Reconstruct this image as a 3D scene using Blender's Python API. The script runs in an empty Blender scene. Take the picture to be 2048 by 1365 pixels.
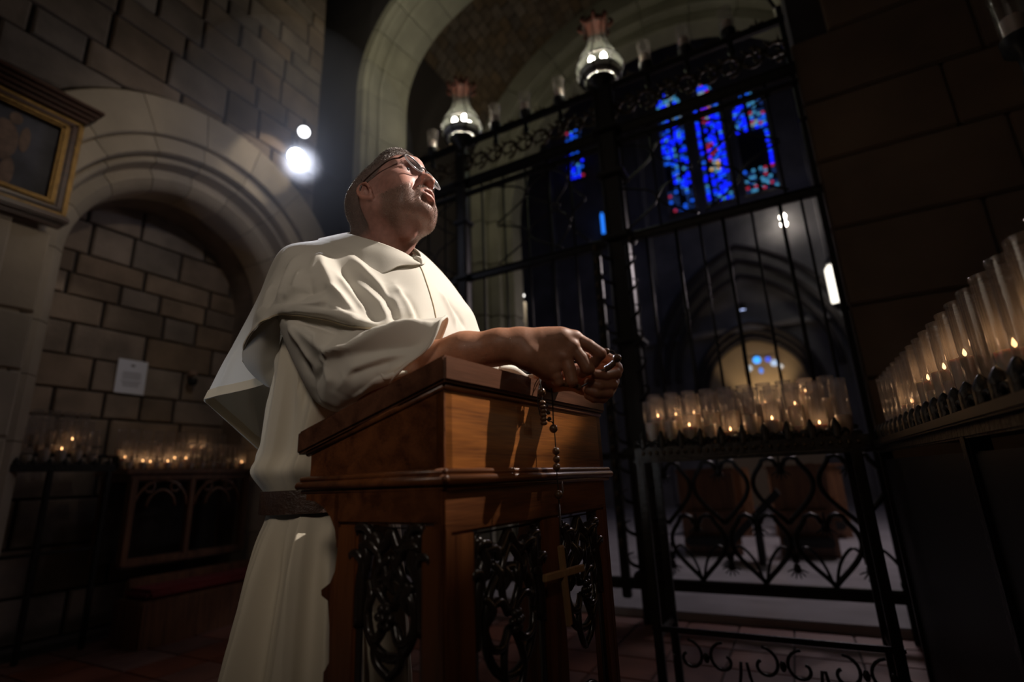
import bpy, bmesh, math, random
import numpy as np
from mathutils import Vector, Matrix
R = math.radians
rng = random.Random(7)
scene = bpy.context.scene
COL = scene.collection

# ------------------------------------------------------------------ camera
F = 1024.0; PITCH = R(15.1); ROLL = R(2.4); HC = 0.95
fwd = np.array([0, math.cos(PITCH), math.sin(PITCH)]); up0 = np.array([0, -math.sin(PITCH), math.cos(PITCH)])
rt = math.cos(ROLL)*np.array([1., 0, 0]) - math.sin(ROLL)*up0
up = math.sin(ROLL)*np.array([1., 0, 0]) + math.cos(ROLL)*up0
CAM = np.array([0, 0, HC])
def at(x, y, zc):
    return CAM + (fwd + rt*(x-1024)/F + up*(682.5-y)/F)*zc
cd = bpy.data.cameras.new('camera'); cam = bpy.data.objects.new('camera', cd); COL.objects.link(cam)
cd.sensor_width = 36; cd.lens = 18.0; cd.clip_start = 0.05; cd.clip_end = 80
m = Matrix.Identity(4)
for i in range(3):
    m[i][0] = rt[i]; m[i][1] = up[i]; m[i][2] = -fwd[i]; m[i][3] = CAM[i]
cam.matrix_world = m
scene.camera = cam
cd.dof.use_dof = True; cd.dof.focus_distance = 1.12; cd.dof.aperture_fstop = 1.6; cd.dof.aperture_blades = 0
# ------------------------------------------------------------------ view, world
scene.view_settings.view_transform = 'Standard'; scene.view_settings.look = 'None'
scene.view_settings.exposure = 0.0; scene.view_settings.gamma = 1.0; scene.view_settings.use_curve_mapping = False
wd = bpy.data.worlds.new('world'); scene.world = wd; wd.use_nodes = True
wd.node_tree.nodes['Background'].inputs[0].default_value = (0.35, 0.45, 1.0, 1)
wd.node_tree.nodes['Background'].inputs[1].default_value = 0.0012
scene.cycles.use_denoising = True
scene.cycles.caustics_reflective = False; scene.cycles.caustics_refractive = False
scene.cycles.max_bounces = 7; scene.cycles.transparent_max_bounces = 24; scene.cycles.sample_clamp_indirect = 3.0

# ------------------------------------------------------------------ frames
TB = R(27.5)                                   # the building's axes: local x = s (along the gate), local y = d (away), z up
e1 = np.array([math.sin(TB), math.cos(TB), 0]); e2 = np.array([math.cos(TB), -math.sin(TB), 0]); ez = np.array([0, 0, 1.])
def B(s, d, z): return e2*s + e1*d + ez*z
TL = R(33)                                     # the lectern's axes: u along its front, v out of its front
lu = np.array([math.sin(TL), math.cos(TL), 0]); lv = np.array([math.cos(TL), -math.sin(TL), 0])
LN = at(889, 707, .77)
def LP(a, b, z): return LN*np.array([1, 1, 0]) + lu*a + lv*b + ez*z

def lamp(kind, name, loc, power, color, target=None, size=.05, angle=None, blend=.3, size_y=None):
    l = bpy.data.lights.new(name, kind); l.energy = power; l.color = color
    if kind == 'AREA':
        l.size = size
        if size_y: l.shape = 'RECTANGLE'; l.size_y = size_y
    else: l.shadow_soft_size = size
    if kind == 'SPOT': l.spot_size = R(angle); l.spot_blend = blend
    o = bpy.data.objects.new(name, l); COL.objects.link(o); o.location = Vector(loc)
    if target is not None:
        o.rotation_euler = (Vector(target)-Vector(loc)).to_track_quat('-Z', 'Y').to_euler()
    return o
# the chapel's ceiling spot on the reader and the lectern
KEYP = LP(.29, -.1, 1.25) + 2.4*(lv*.72 + lu*.80 + ez*1.15)
lamp('SPOT', 'chapel_ceiling_spot', KEYP, 1220, (1, .89, .79), LP(.22, -.30, 1.50), size=.022, angle=18.6, blend=.30)
lamp('SPOT', 'left_cool_spot', np.array([-1.9, .15, 1.0]), 22, (.80, .86, 1.0), np.array([-.66, 1.27, 1.14]), size=.1, angle=20, blend=.8)
# ceiling spot washing the left wall and its niche
lamp('SPOT', 'wall_wash_spot', B(-.7, 1.7, 4.3), 50, (1, .84, .66), B(-4.0, 2.05, 3.1), size=.08, angle=46, blend=1)
# the two track spots in the corner, shining back at the reader
RIMP = at(594, 318, 4.30)
lamp('SPOT', 'corner_track_spot_light', RIMP, 620, (.88, .9, 1.0), at(675, 430, 1.25), size=.03, angle=17, blend=.5)
# dusk in the nave, and an area light over its floor
lamp('AREA', 'nave_blue_light', B(-1.5, 9.5, 9.5), 9, (.25, .35, 1.0), B(-.5, 13, 2), size=5)
lamp('AREA', 'nave_floor_light', B(0.6, 7.6, 4.0), 50, (.95, .8, .85), B(0.2, 6.6, 0), size=1.0)
lamp('SPOT', 'great_arch_fill', B(-2.3, 2.2, 5.4), 25, (1, .93, .70), B(-3.5, 3.7, 5.6), size=.1, angle=95, blend=1)  # added to brighten the great arch, no fitting stands there
lamp('POINT', 'vault_light', B(-1.3, 4.9, 4.8), 5, (.75, .8, .5), size=.3)
lamp('SPOT', 'chapel_fill', B(.5, -1.5, 2.6), 60, (1, .84, .70), LP(.08, -.52, 1.28), size=.25, angle=30, blend=.9)
lamp('SPOT', 'arch_graze_spot', B(-3.3, 3.2, 4.6), 26, (1, .88, .72), B(-4.0, 2.75, 4.0), size=.02, angle=34, blend=.4)
lamp('AREA', 'chapel_dim_bounce', B(-1, -.5, 5), 3.0, (1, .82, .66), B(-1.5, 2.0, 1.0), size=2.5)

# ------------------------------------------------------------------ mesh helpers
class MB:
    def __init__(s): s.v = []; s.f = []
    def add(s, vs, fs):
        n = len(s.v); s.v += [tuple(map(float, p)) for p in vs]; s.f += [tuple(n+i for i in f) for f in fs]; return s
    def box(s, c, size, rz=0, M=None):
        x, y, z = [q/2 for q in size]
        vs = [(-x,-y,-z),(x,-y,-z),(x,y,-z),(-x,y,-z),(-x,-y,z),(x,-y,z),(x,y,z),(-x,y,z)]
        ca, sa = math.cos(rz), math.sin(rz)
        if M is not None: vs = [tuple(M @ Vector(p)) for p in vs]
        else: vs = [(p[0]*ca-p[1]*sa, p[0]*sa+p[1]*ca, p[2]) for p in vs]
        return s.add([(p[0]+c[0], p[1]+c[1], p[2]+c[2]) for p in vs], [(0,3,2,1),(4,5,6,7),(0,1,5,4),(1,2,6,5),(2,3,7,6),(3,0,4,7)])
    def bbox(s, c, size, b=.006):
        """box with chamfered top/front edges"""
        bm = bmesh.new(); bmesh.ops.create_cube(bm, size=1)
        for p in bm.verts: p.co = Vector((p.co[0]*size[0], p.co[1]*size[1], p.co[2]*size[2]))
        bmesh.ops.bevel(bm, geom=bm.edges[:], offset=min(b, min(size)*.45), segments=2, affect='EDGES')
        vs = [(p.co[0]+c[0], p.co[1]+c[1], p.co[2]+c[2]) for p in bm.verts]; bm.verts.index_update()
        fs = [tuple(q.index for q in f.verts) for f in bm.faces]; bm.free(); return s.add(vs, fs)
    def prism(s, poly, axis, a, b):
        """poly in the two other axes, extruded on axis from a to b"""
        n = len(poly)
        def pt(p, t):
            return (t, p[0], p[1]) if axis == 0 else (p[0], t, p[1]) if axis == 1 else (p[0], p[1], t)
        vs = [pt(p, a) for p in poly] + [pt(p, b) for p in poly]
        fs = [tuple(range(n))[::-1], tuple(range(n, 2*n))] + [(i, (i+1) % n, n+(i+1) % n, n+i) for i in range(n)]
        return s.add(vs, fs)
    def tube(s, path, r, n=8, closed=False, cap=True, sub=4):
        P = [Vector(tuple(map(float, p))) for p in path]; m = len(P)
        rs = list(r) if hasattr(r, '__len__') else [r]*m
        if 3 <= m <= 14 and not closed and sub:                       # round the corners of short paths
            Q_, q_ = [], []
            for i in range(m-1):
                a, b, c, d = P[max(i-1, 0)], P[i], P[i+1], P[min(i+2, m-1)]
                for f in [k/sub for k in range(sub)]:
                    Q_.append(((b*2)+(c-a)*f+(a*2-b*5+c*4-d)*f*f+(b*3-a-c*3+d)*f**3)*.5); q_.append(rs[i]*(1-f)+rs[i+1]*f)
            P = Q_+[P[-1]]; rs = q_+[rs[-1]]; m = len(P)
        vs = []; a = None
        for i, p in enumerate(P):
            if closed: t = P[(i+1) % m]-P[i-1]
            else: t = P[min(i+1, m-1)]-P[max(i-1, 0)]
            t = t.normalized() if t.length > 1e-9 else Vector((0, 0, 1))
            if a is None: a = t.orthogonal().normalized()
            else: a = (a - t*a.dot(t)).normalized() if (a - t*a.dot(t)).length > 1e-6 else t.orthogonal().normalized()
            b = t.cross(a)
            for k in range(n):
                w = 2*math.pi*k/n; vs.append(p + (a*math.cos(w)+b*math.sin(w))*rs[i])
        fs = []
        for i in range(m if closed else m-1):
            j = (i+1) % m
            for k in range(n):
                l = (k+1) % n; fs.append((i*n+k, i*n+l, j*n+l, j*n+k))
        if cap and not closed: fs += [tuple(range(n))[::-1], tuple(range((m-1)*n, m*n))]
        return s.add(vs, fs)
    def lathe(s, prof, c=(0, 0, 0), n=20, cap=False, a0=0, a1=2*math.pi):
        full = abs(a1-a0-2*math.pi) < 1e-6; k = n if full else n+1
        vs = [(c[0]+r*math.cos(a0+(a1-a0)*i/n), c[1]+r*math.sin(a0+(a1-a0)*i/n), c[2]+z) for r, z in prof for i in range(k)]
        fs = []
        for j in range(len(prof)-1):
            for i in range(n):
                i2 = (i+1) % k; fs.append((j*k+i, j*k+i2, (j+1)*k+i2, (j+1)*k+i))
        if cap and full: fs += [tuple(range(k))[::-1], tuple(range((len(prof)-1)*k, len(prof)*k))]
        return s.add(vs, fs)
    def ball(s, c, r, n=10, m=7):
        rr = r if hasattr(r, '__len__') else (r, r, r)
        vs = [(c[0], c[1], c[2]-rr[2])]
        for j in range(1, m):
            t = -math.pi/2+math.pi*j/m
            vs += [(c[0]+rr[0]*math.cos(t)*math.cos(2*math.pi*i/n), c[1]+rr[1]*math.cos(t)*math.sin(2*math.pi*i/n), c[2]+rr[2]*math.sin(t)) for i in range(n)]
        vs.append((c[0], c[1], c[2]+rr[2])); fs = []
        for i in range(n):
            i2 = (i+1) % n; fs.append((0, 1+i2, 1+i))
            for j in range(m-2): fs.append((1+j*n+i, 1+j*n+i2, 1+(j+1)*n+i2, 1+(j+1)*n+i))
            fs.append((1+(m-2)*n+i, 1+(m-2)*n+i2, len(vs)-1))
        return s.add(vs, fs)
    def mesh(s, name, smooth=False):
        me = bpy.data.meshes.new(name); me.from_pydata(s.v, [], s.f); me.update()
        bm = bmesh.new(); bm.from_mesh(me); bmesh.ops.recalc_face_normals(bm, faces=bm.faces[:]); bm.to_mesh(me); bm.free()
        if smooth:
            me.polygons.foreach_set('use_smooth', [True]*len(me.polygons))
            me.set_sharp_from_angle(angle=R(smooth if smooth is not True else 180))
        return me
def link(name, me, mt=None, parent=None, loc=None, rz=None):
    o = bpy.data.objects.new(name, me); COL.objects.link(o)
    if mt is not None and me is not None and not me.materials: me.materials.append(mt)
    if parent is not None: o.parent = parent
    if loc is not None: o.location = Vector(tuple(map(float, loc)))
    if rz is not None: o.rotation_euler = (0, 0, rz)
    return o
def part(name, mb, mt, parent, smooth=False, label=None, loc=None, rz=None):
    o = link(name, mb.mesh(name, smooth) if isinstance(mb, MB) else mb, mt, parent, loc, rz)
    if label: o['label'] = label
    return o
def thing(name, label, cat, loc=(0, 0, 0), rz=0, group=None, mb=None, mt=None, smooth=False):
    me = mb.mesh(name, smooth) if isinstance(mb, MB) else mb
    o = link(name, me, mt, None, loc, rz); o['label'] = label; o['category'] = cat
    if group: o['group'] = group
    return o
def struct(name, mb, mt, parent=None, rz=-TB, smooth=False, loc=(0, 0, 0)):
    o = link(name, mb.mesh(name, smooth), mt, parent, loc if parent is None else None, rz if parent is None else None)
    if parent is None: o['kind'] = 'structure'
    return o
def dup(root, loc=None, rz=None, label=None, group=None):
    r = root.copy(); COL.objects.link(r)
    if loc is not None: r.location = Vector(tuple(map(float, loc)))
    if rz is not None: r.rotation_euler = (0, 0, rz)
    if label: r['label'] = label
    if group: r['group'] = group
    for ch in list(root.children):
        c = ch.copy(); COL.objects.link(c); c.parent = r
        for g in list(ch.children):
            q = g.copy(); COL.objects.link(q); q.parent = c
    return r

# ------------------------------------------------------------------ materials
def mat(name, col, rough=.6, metal=0, var=0, scale=8, bump=0, bscale=40, col2=None, stretch=None, spec=.5, rand=0, detail=6, coat=0, sss=0, sheen=0):
    m = bpy.data.materials.new(name); m.use_nodes = True; nt = m.node_tree; N = nt.nodes; L = nt.links
    b = N['Principled BSDF']; b.inputs['Roughness'].default_value = rough; b.inputs['Metallic'].default_value = metal
    b.inputs['Base Color'].default_value = (*col, 1); b.inputs['Specular IOR Level'].default_value = spec
    b.inputs['Coat Weight'].default_value = coat; b.inputs['Coat Roughness'].default_value = .25
    if sheen: b.inputs['Sheen Weight'].default_value = sheen
    if sss: b.inputs['Subsurface Weight'].default_value = sss; b.inputs['Subsurface Radius'].default_value = (.012, .004, .002); b.inputs['Subsurface Scale'].default_value = 1
    tc = N.new('ShaderNodeTexCoord'); mp = N.new('ShaderNodeMapping'); L.new(tc.outputs['Object'], mp.inputs[0])
    if stretch: mp.inputs['Scale'].default_value = stretch
    if rand:
        oi = N.new('ShaderNodeObjectInfo'); va = N.new('ShaderNodeVectorMath'); va.operation = 'SCALE'; cx = N.new('ShaderNodeCombineXYZ')
        for i in range(3): L.new(oi.outputs['Random'], cx.inputs[i])
        L.new(cx.outputs[0], va.inputs[0]); va.inputs['Scale'].default_value = 37; L.new(va.outputs[0], mp.inputs['Location'])
    cur = None
    if var or col2:
        nz = N.new('ShaderNodeTexNoise'); nz.inputs['Scale'].default_value = scale; nz.inputs['Detail'].default_value = detail; L.new(mp.outputs[0], nz.inputs[0])
        rp = N.new('ShaderNodeValToRGB'); L.new(nz.outputs[0], rp.inputs[0])
        rp.color_ramp.elements[0].position = .33; rp.color_ramp.elements[1].position = .68
        c2 = col2 or tuple(c*(1-var) for c in col)
        rp.color_ramp.elements[0].color = (*c2, 1); rp.color_ramp.elements[1].color = (*col, 1)
        cur = rp.outputs[0]
    if rand:
        mr = N.new('ShaderNodeMapRange'); L.new(oi.outputs['Random'], mr.inputs[0]); mr.inputs[3].default_value = 1-rand; mr.inputs[4].default_value = 1+rand
        hs = N.new('ShaderNodeHueSaturation'); L.new(mr.outputs[0], hs.inputs['Value'])
        hh = N.new('ShaderNodeMapRange'); wn = N.new('ShaderNodeTexWhiteNoise'); wn.noise_dimensions = '1D'; L.new(oi.outputs['Random'], wn.inputs['W'])
        L.new(wn.outputs[0], hh.inputs[0]); hh.inputs[3].default_value = 1-rand*1.3; hh.inputs[4].default_value = 1+rand*.9; L.new(hh.outputs[0], hs.inputs['Saturation'])
        if cur: L.new(cur, hs.inputs['Color'])
        else: hs.inputs['Color'].default_value = (*col, 1)
        cur = hs.outputs[0]
    if cur: L.new(cur, b.inputs['Base Color'])
    if bump:
        n2 = N.new('ShaderNodeTexNoise'); n2.inputs['Scale'].default_value = bscale; n2.inputs['Detail'].default_value = 8; L.new(mp.outputs[0], n2.inputs[0])
        bp = N.new('ShaderNodeBump'); bp.inputs['Strength'].default_value = bump; bp.inputs['Distance'].default_value = .01
        L.new(n2.outputs[0], bp.inputs['Height']); L.new(bp.outputs[0], b.inputs['Normal'])
    return m
def emit(name, col, strength):
    m = bpy.data.materials.new(name); m.use_nodes = True; N = m.node_tree.nodes; b = N['Principled BSDF']
    b.inputs['Base Color'].default_value = (0, 0, 0, 1); b.inputs['Emission Color'].default_value = (*col, 1); b.inputs['Emission Strength'].default_value = strength; return m
def glass(name, col=(.9, .9, .92), k=.12, rough=.05, haze=.12, hcol=(.8, .75, .7)):
    """thin glass: mostly transparent, some gloss, a little film of soot and wax"""
    m = bpy.data.materials.new(name); m.use_nodes = True; N = m.node_tree.nodes; L = m.node_tree.links; N.remove(N['Principled BSDF'])
    t = N.new('ShaderNodeBsdfTransparent'); t.inputs[0].default_value = (*col, 1); g = N.new('ShaderNodeBsdfGlossy'); g.inputs['Roughness'].default_value = rough
    lw = N.new('ShaderNodeLayerWeight'); lw.inputs[0].default_value = k; x = N.new('ShaderNodeMixShader'); L.new(lw.outputs['Facing'], x.inputs[0]); L.new(t.outputs[0], x.inputs[1]); L.new(g.outputs[0], x.inputs[2])
    d = N.new('ShaderNodeBsdfTranslucent'); d.inputs[0].default_value = (*hcol, 1); d2 = N.new('ShaderNodeBsdfDiffuse'); d2.inputs[0].default_value = (*hcol, 1)
    dm = N.new('ShaderNodeMixShader'); dm.inputs[0].default_value = .5; L.new(d.outputs[0], dm.inputs[1]); L.new(d2.outputs[0], dm.inputs[2])
    y = N.new('ShaderNodeMixShader'); y.inputs[0].default_value = haze; L.new(x.outputs[0], y.inputs[1]); L.new(dm.outputs[0], y.inputs[2]); L.new(y.outputs[0], N['Material Output'].inputs[0]); return m
def wood(name, ca, cb, axis=2, rough=.38, scale=9, coat=.3, strength=.25):
    m = bpy.data.materials.new(name); m.use_nodes = True; N = m.node_tree.nodes; L = m.node_tree.links; b = N['Principled BSDF']
    tc = N.new('ShaderNodeTexCoord'); mp = N.new('ShaderNodeMapping'); L.new(tc.outputs['Object'], mp.inputs[0])
    sc = [scale*2.2]*3; sc[axis] = scale*.16; mp.inputs['Scale'].default_value = sc
    nz = N.new('ShaderNodeTexNoise'); nz.inputs['Scale'].default_value = 1.2; nz.inputs['Detail'].default_value = 8; nz.inputs['Distortion'].default_value = .8; L.new(mp.outputs[0], nz.inputs[0])
    mp2 = N.new('ShaderNodeMapping'); L.new(tc.outputs['Object'], mp2.inputs[0]); s2 = [scale*34]*3; s2[axis] = scale*1.6; mp2.inputs['Scale'].default_value = s2
    n2 = N.new('ShaderNodeTexNoise'); n2.inputs['Scale'].default_value = 1; n2.inputs['Detail'].default_value = 3; L.new(mp2.outputs[0], n2.inputs[0])
    mx = N.new('ShaderNodeMath'); mx.operation = 'MULTIPLY_ADD'; L.new(n2.outputs[0], mx.inputs[0]); mx.inputs[1].default_value = .45; L.new(nz.outputs[0], mx.inputs[2])
    rp = N.new('ShaderNodeValToRGB'); L.new(mx.outputs[0], rp.inputs[0]); e = rp.color_ramp.elements
    e[0].position = .48; e[0].color = (*cb, 1); e[1].position = .88; e[1].color = (*ca, 1)
    L.new(rp.outputs[0], b.inputs['Base Color']); b.inputs['Roughness'].default_value = rough; b.inputs['Coat Weight'].default_value = coat; b.inputs['Coat Roughness'].default_value = .22
    bp = N.new('ShaderNodeBump'); bp.inputs['Strength'].default_value = strength; bp.inputs['Distance'].default_value = .002; L.new(mx.outputs[0], bp.inputs['Height']); L.new(bp.outputs[0], b.inputs['Normal'])
    return m
M = {}
M['stone'] = mat('rough_stone', (.29, .22, .165), .85, var=.45, scale=3.5, bump=.5, bscale=22, rand=.22)
M['ashlar'] = mat('smooth_limestone', (.56, .47, .35), .8, var=.25, scale=2.5, bump=.25, bscale=30, rand=.08)
M['ashlar_g'] = mat('grey_green_limestone', (.42, .40, .30), .8, var=.3, scale=2.5, bump=.25, bscale=30, rand=.08)
M['mortar'] = mat('dark_mortar', (.05, .04, .035), .95, bump=.3)
M['pier'] = mat('pier_limestone', (.27, .19, .125), .8, var=.25, scale=2.5, bump=.25, bscale=30, rand=.12)
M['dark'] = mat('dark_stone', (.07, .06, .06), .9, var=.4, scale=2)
M['nave'] = mat('nave_stone', (.26, .25, .26), .85, var=.4, scale=1.5)
M['brick'] = mat('vault_brick', (.24, .17, .11), .85, var=.4, scale=9, bump=.4, rand=.2)
M['tile'] = mat('red_floor_tile', (.20, .075, .045), .5, var=.35, scale=6, bump=.1, rand=.2)
M['marble'] = mat('pale_marble', (.46, .44, .46), .28, var=.3, scale=3)
M['iron'] = mat('wrought_iron', (.035, .033, .03), .38, metal=.7, bump=.4, bscale=60, spec=.6)
M['ironb'] = mat('bronzed_iron', (.10, .075, .045), .42, metal=.7, bump=.4, bscale=50)
M['black'] = mat('black_metal', (.02, .02, .02), .45, metal=.4)
M['oak'] = wood('lectern_oak', (.26, .088, .028), (.075, .022, .008), axis=2)
M['oakh'] = wood('lectern_oak_flat', (.28, .095, .030), (.08, .024, .009), axis=1)
M['oaky'] = wood('lectern_oak_side', (.22, .075, .026), (.062, .019, .008), axis=1)
M['oakd'] = wood('carved_dark_oak', (.045, .03, .022), (.02, .013, .01), axis=2, rough=.28, coat=.6)
M['tablewood'] = wood('table_oak', (.20, .09, .04), (.07, .03, .014), axis=2, rough=.45)
M['pewwood'] = wood('pew_oak', (.22, .10, .045), (.10, .04, .02), axis=2, rough=.4)
M['wax'] = mat('candle_wax', (.72, .62, .52), .5, sss=.25)
M['flame'] = emit('candle_flame', (1, .48, .18), 9)
M['wick'] = mat('wick', (.03, .02, .02), .9)
M['glass'] = glass('candle_glass', k=.14, haze=.17, hcol=(.56, .50, .45))
M['lglass'] = glass('lantern_glass', k=.22, rough=.08, haze=.05, hcol=(.75, .8, .7))
M['gold'] = mat('gilt_frame', (.34, .20, .06), .4, metal=.6, var=.4, scale=20, bump=.4, bscale=50)
M['framewood'] = wood('frame_mahogany', (.12, .04, .022), (.04, .014, .008), axis=1)
M['paper'] = mat('paper', (.82, .86, .98), .8)
M['ink'] = mat('ink', (.22, .23, .28), .8)
M['cushion'] = mat('red_cushion', (.20, .02, .02), .9, var=.3)
# ================================================================== the setting
def ring_pts(c, r, a0, a1, n): return [(c[0]+r*math.cos(a0+(a1-a0)*i/n), c[1]+r*math.sin(a0+(a1-a0)*i/n)) for i in range(n+1)]
# ---- floor
mb = MB(); mb.box((-.5, .3, -.05), (12, 7.3, .1)); floor = struct('floor', mb, M['mortar'])
def tile_mesh(w, h, t, b=.004):
    return MB().bbox((0, 0, -t/2), (w, h, t), b).mesh('tile')
T = .30; tm = tile_mesh(T-.008, T-.008, .012)
tm.materials.append(M['tile']); cnt = 0
for i in range(-16, 14):
    for j in range(2, 13):
        s, d = i*T, j*T+.15
        if -4.4 < s < 2.0 and cnt < 298:
            o = link('floor_tile', tm, None, floor, (s, d, .008+.001*rng.random())); cnt += 1
mb = MB(); mb.bbox((-1.3, 4.05, .03), (4.6, .5, .06), .01); thr = struct('trim_1', mb, M['marble'])
mb = MB()
mb.box((-2, 11, -.02), (22, 13.4, .1)); nf = struct('floor_nave', mb, M['marble'])
# ---- left wall with its niche
NC = (2.28, 2.60); RO, RI = 1.50, .82                              # niche arch: centre (d, z), outer ring, inner edge
mb = MB()
WX = -4.03
def wall_poly_quad(mb, pts, x0, x1): mb.prism(pts, 0, x0, x1)
arc = ring_pts(NC, 1.15, math.pi, 0, 28)
wall_poly_quad(mb, [(-3, 0), (NC[0]-1.15, 0)] + arc[:15] + [(NC[0], 9.5), (-3, 9.5)], -4.55, WX)
wall_poly_quad(mb, [(NC[0], 9.5)] + arc[14:] + [(NC[0]+1.15, 0), (3.75, 0), (3.75, 4.3), (3.32, 4.3), (3.32, 9.5)], -4.55, WX)
mb.box((-4.9, 3.9, 5), (.1, 1.6, 10)); mb.box((-4.9, 2.2, 2.4), (.14, 3.6, 5))
wall_left = struct('wall_left', mb, M['mortar'])
def arch_lo(d, z0, RR, c=NC):
    return max(z0, c[1]+math.sqrt(max(RR*RR-(d-c[0])**2, 0))) if abs(d-c[0]) < RR else z0
def stone_poly(d0, d1, z0, z1, clip=None):
    """outline of a stone above the arch line, or None"""
    if clip is None: return [(d0, z0), (d1, z0), (d1, z1), (d0, z1)]
    RR = clip; c = NC
    if z1 <= c[1]+.02:
        if d1 > c[0]-RR and d0 < c[0]+RR:
            if d0 < c[0]-RR-.04: d1 = c[0]-RR
            elif d1 > c[0]+RR+.04: d0 = c[0]+RR
            else: return None
        return [(d0, z0), (d1, z0), (d1, z1), (d0, z1)]
    n = 10; low = [(d0+(d1-d0)*i/n, 0) for i in range(n+1)]; low = [(a, arch_lo(a, z0, RR)) for a, _ in low]
    keep = [p for p in low if p[1] < z1-.012]
    if len(keep) < 3: return None
    if len(keep) == len(low) and all(p[1] <= z0+1e-6 for p in low): return [(d0, z0), (d1, z0), (d1, z1), (d0, z1)]
    # longest run
    return keep + [(keep[-1][0], z1), (keep[0][0], z1)]
def stone_obj(poly, x, parent, m, name='stone', proud=.03, tint=None):
    mb = MB(); c0 = sum(p[0] for p in poly)/len(poly); c1 = sum(p[1] for p in poly)/len(poly); g = .012; b = .012
    inner = []
    for p in poly:
        v = Vector((c0-p[0], c1-p[1])); l = max(v.length, 1e-6)
        inner.append((p[0]+v[0]/l*g*1.3, p[1]+v[1]/l*g*1.3))
    in2 = [(p[0]+(c0-p[0])*b*3/max(abs(c0-p[0])+abs(c1-p[1]), .05)*.6, p[1]+(c1-p[1])*b*3/max(abs(c0-p[0])+abs(c1-p[1]), .05)*.6) for p in inner]
    n = len(poly); ln = (c0, c1)
    vs = [(-.03, p[0]-c0, p[1]-c1) for p in inner]+[(proud*.7, p[0]-c0, p[1]-c1) for p in inner]+[(proud+rng.uniform(-.004, .004), p[0]-c0, p[1]-c1) for p in in2]
    fs = [(i, (i+1) % n, n+(i+1) % n, n+i) for i in range(n)]+[(n+i, n+(i+1) % n, 2*n+(i+1) % n, 2*n+i) for i in range(n)]+[tuple(range(2*n, 3*n))]
    mb.add(vs, fs); return part(name, mb, m, parent, loc=(x, c0, c1))
# rubble courses of the upper wall
z = 2.0; k = 0
seq = [.26, .17, .24, .30, .20, .28, .18, .30, .24, .33, .22, .30]
courses = []
while z < 8.3:
    h = seq[k % len(seq)]; courses.append((z, h)); z += h; k += 1
for (z, h) in courses:
    d = .2+rng.uniform(0, .3)
    while d < 3.32:
        w = rng.uniform(.28, .72) if h > .2 else rng.uniform(.3, .6)
        d1 = min(d+w, 3.32)
        if 3.32-d1 < .12: d1 = 3.32
        if not (z < 2.9 and d1 < 1.6) and not (d1 < .9 and z < 3.5):
            p = stone_poly(d, d1, z, z+h, RO+.01)
            if p and z > 2.9: stone_obj(p, -4.03, wall_left, M['stone'])
        d = d1
for (d0, d1) in ((3.78, 3.9),): pass
# big smooth blocks left of the niche
for z0, z1 in ((.4, .95), (.95, 1.30), (1.30, 1.70), (1.70, 2.06), (2.06, 2.62), (2.62, 2.93)):
    for d0, d1 in (((-.3, .75), (.75, 1.30)) if z1 < 2.7 else ((-.3, .9), (.9, 1.2))):
        stone_obj([(d0, z0), (d1, z0), (d1, z1), (d0, z1)], -4.03, wall_left, M['ashlar'])
for z0, z1 in ((0, .55), (.55, 1.2), (1.2, 1.85), (1.85, 2.6)): stone_obj([(3.6, z0), (3.72, z0), (3.72, z1), (3.6, z1)], -4.03, wall_left, M['ashlar'])
# voussoirs of the niche arch: flat face, then three receding orders with rounded edges
def sweep_arch(prof, c, a0, a1, n):
    """prof: (radius, x) pairs; returns MB swept round the centre c in the d-z plane"""
    vs = []; m = len(prof)
    for i in range(n+1):
        a = a0+(a1-a0)*i/n
        vs += [(x, c[0]+r*math.cos(a), c[1]+r*math.sin(a)) for r, x in prof]
    fs = [(i*m+j, i*m+j+1, (i+1)*m+j+1, (i+1)*m+j) for i in range(n) for j in range(m-1)]
    fs += [tuple(range(m)), tuple(range(n*m, n*m+m))]
    return MB().add(vs, fs)
def jamb_block(prof, dc, sg, z0, z1):
    vs = [(x, dc+sg*r, z) for z in (z0, z1) for r, x in prof]; m = len(prof)
    return MB().add(vs, [(j, j+1, m+j+1, m+j) for j in range(m-1)]+[tuple(range(m)), tuple(range(m, 2*m))])
face = [(RO, -4.06), (RO, -3.985), (RO-.01, -3.975), (1.20, -3.975), (1.19, -3.985), (1.19, -4.06)]
ord2 = [(1.19, -4.10), (1.19, -4.03), (1.175, -4.015), (1.06, -4.015), (1.05, -4.03), (1.05, -4.10), (1.05, -4.2)]
ord3 = [(1.05, -4.16)]+[(1.02+.03*math.cos(t), -4.11+.03*math.sin(t)) for t in [0, .6, 1.2, 1.8, 2.4, 3.1]]+[(.985, -4.16), (.97, -4.19), (.90, -4.19), (.87, -4.215), (.83, -4.26), (RI, -4.30), (RI, -4.50)]
ang = [math.pi*t for t in (1.0, .88, .76, .64, .53, .42, .31, .20, .09, 0)]
for prof, off in ((face, 0), (ord2, .0), (ord3, .0)):
    for i in range(len(ang)-1):
        a0, a1 = ang[i]+off, ang[i+1]+off
        r = prof[0][0]; g = .0035/r
        part('voussoir', sweep_arch(prof, NC, a0-g, a1+g, 5), M['ashlar'], wall_left, smooth=35)
    for sg in (-1, 1):
        for z0, z1 in ((0, .6), (.6, 1.3), (1.3, 1.72), (1.72, 2.08), (2.08, 2.6)):
            if prof is face and sg == 1: 
                pr = [(r if r < 1.45 else 1.44, x) for r, x in prof]
            else: pr = prof
            part('jamb_stone', jamb_block(pr, NC[0], sg, z0+.003, z1-.003), M['ashlar'], wall_left, smooth=35)
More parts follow.
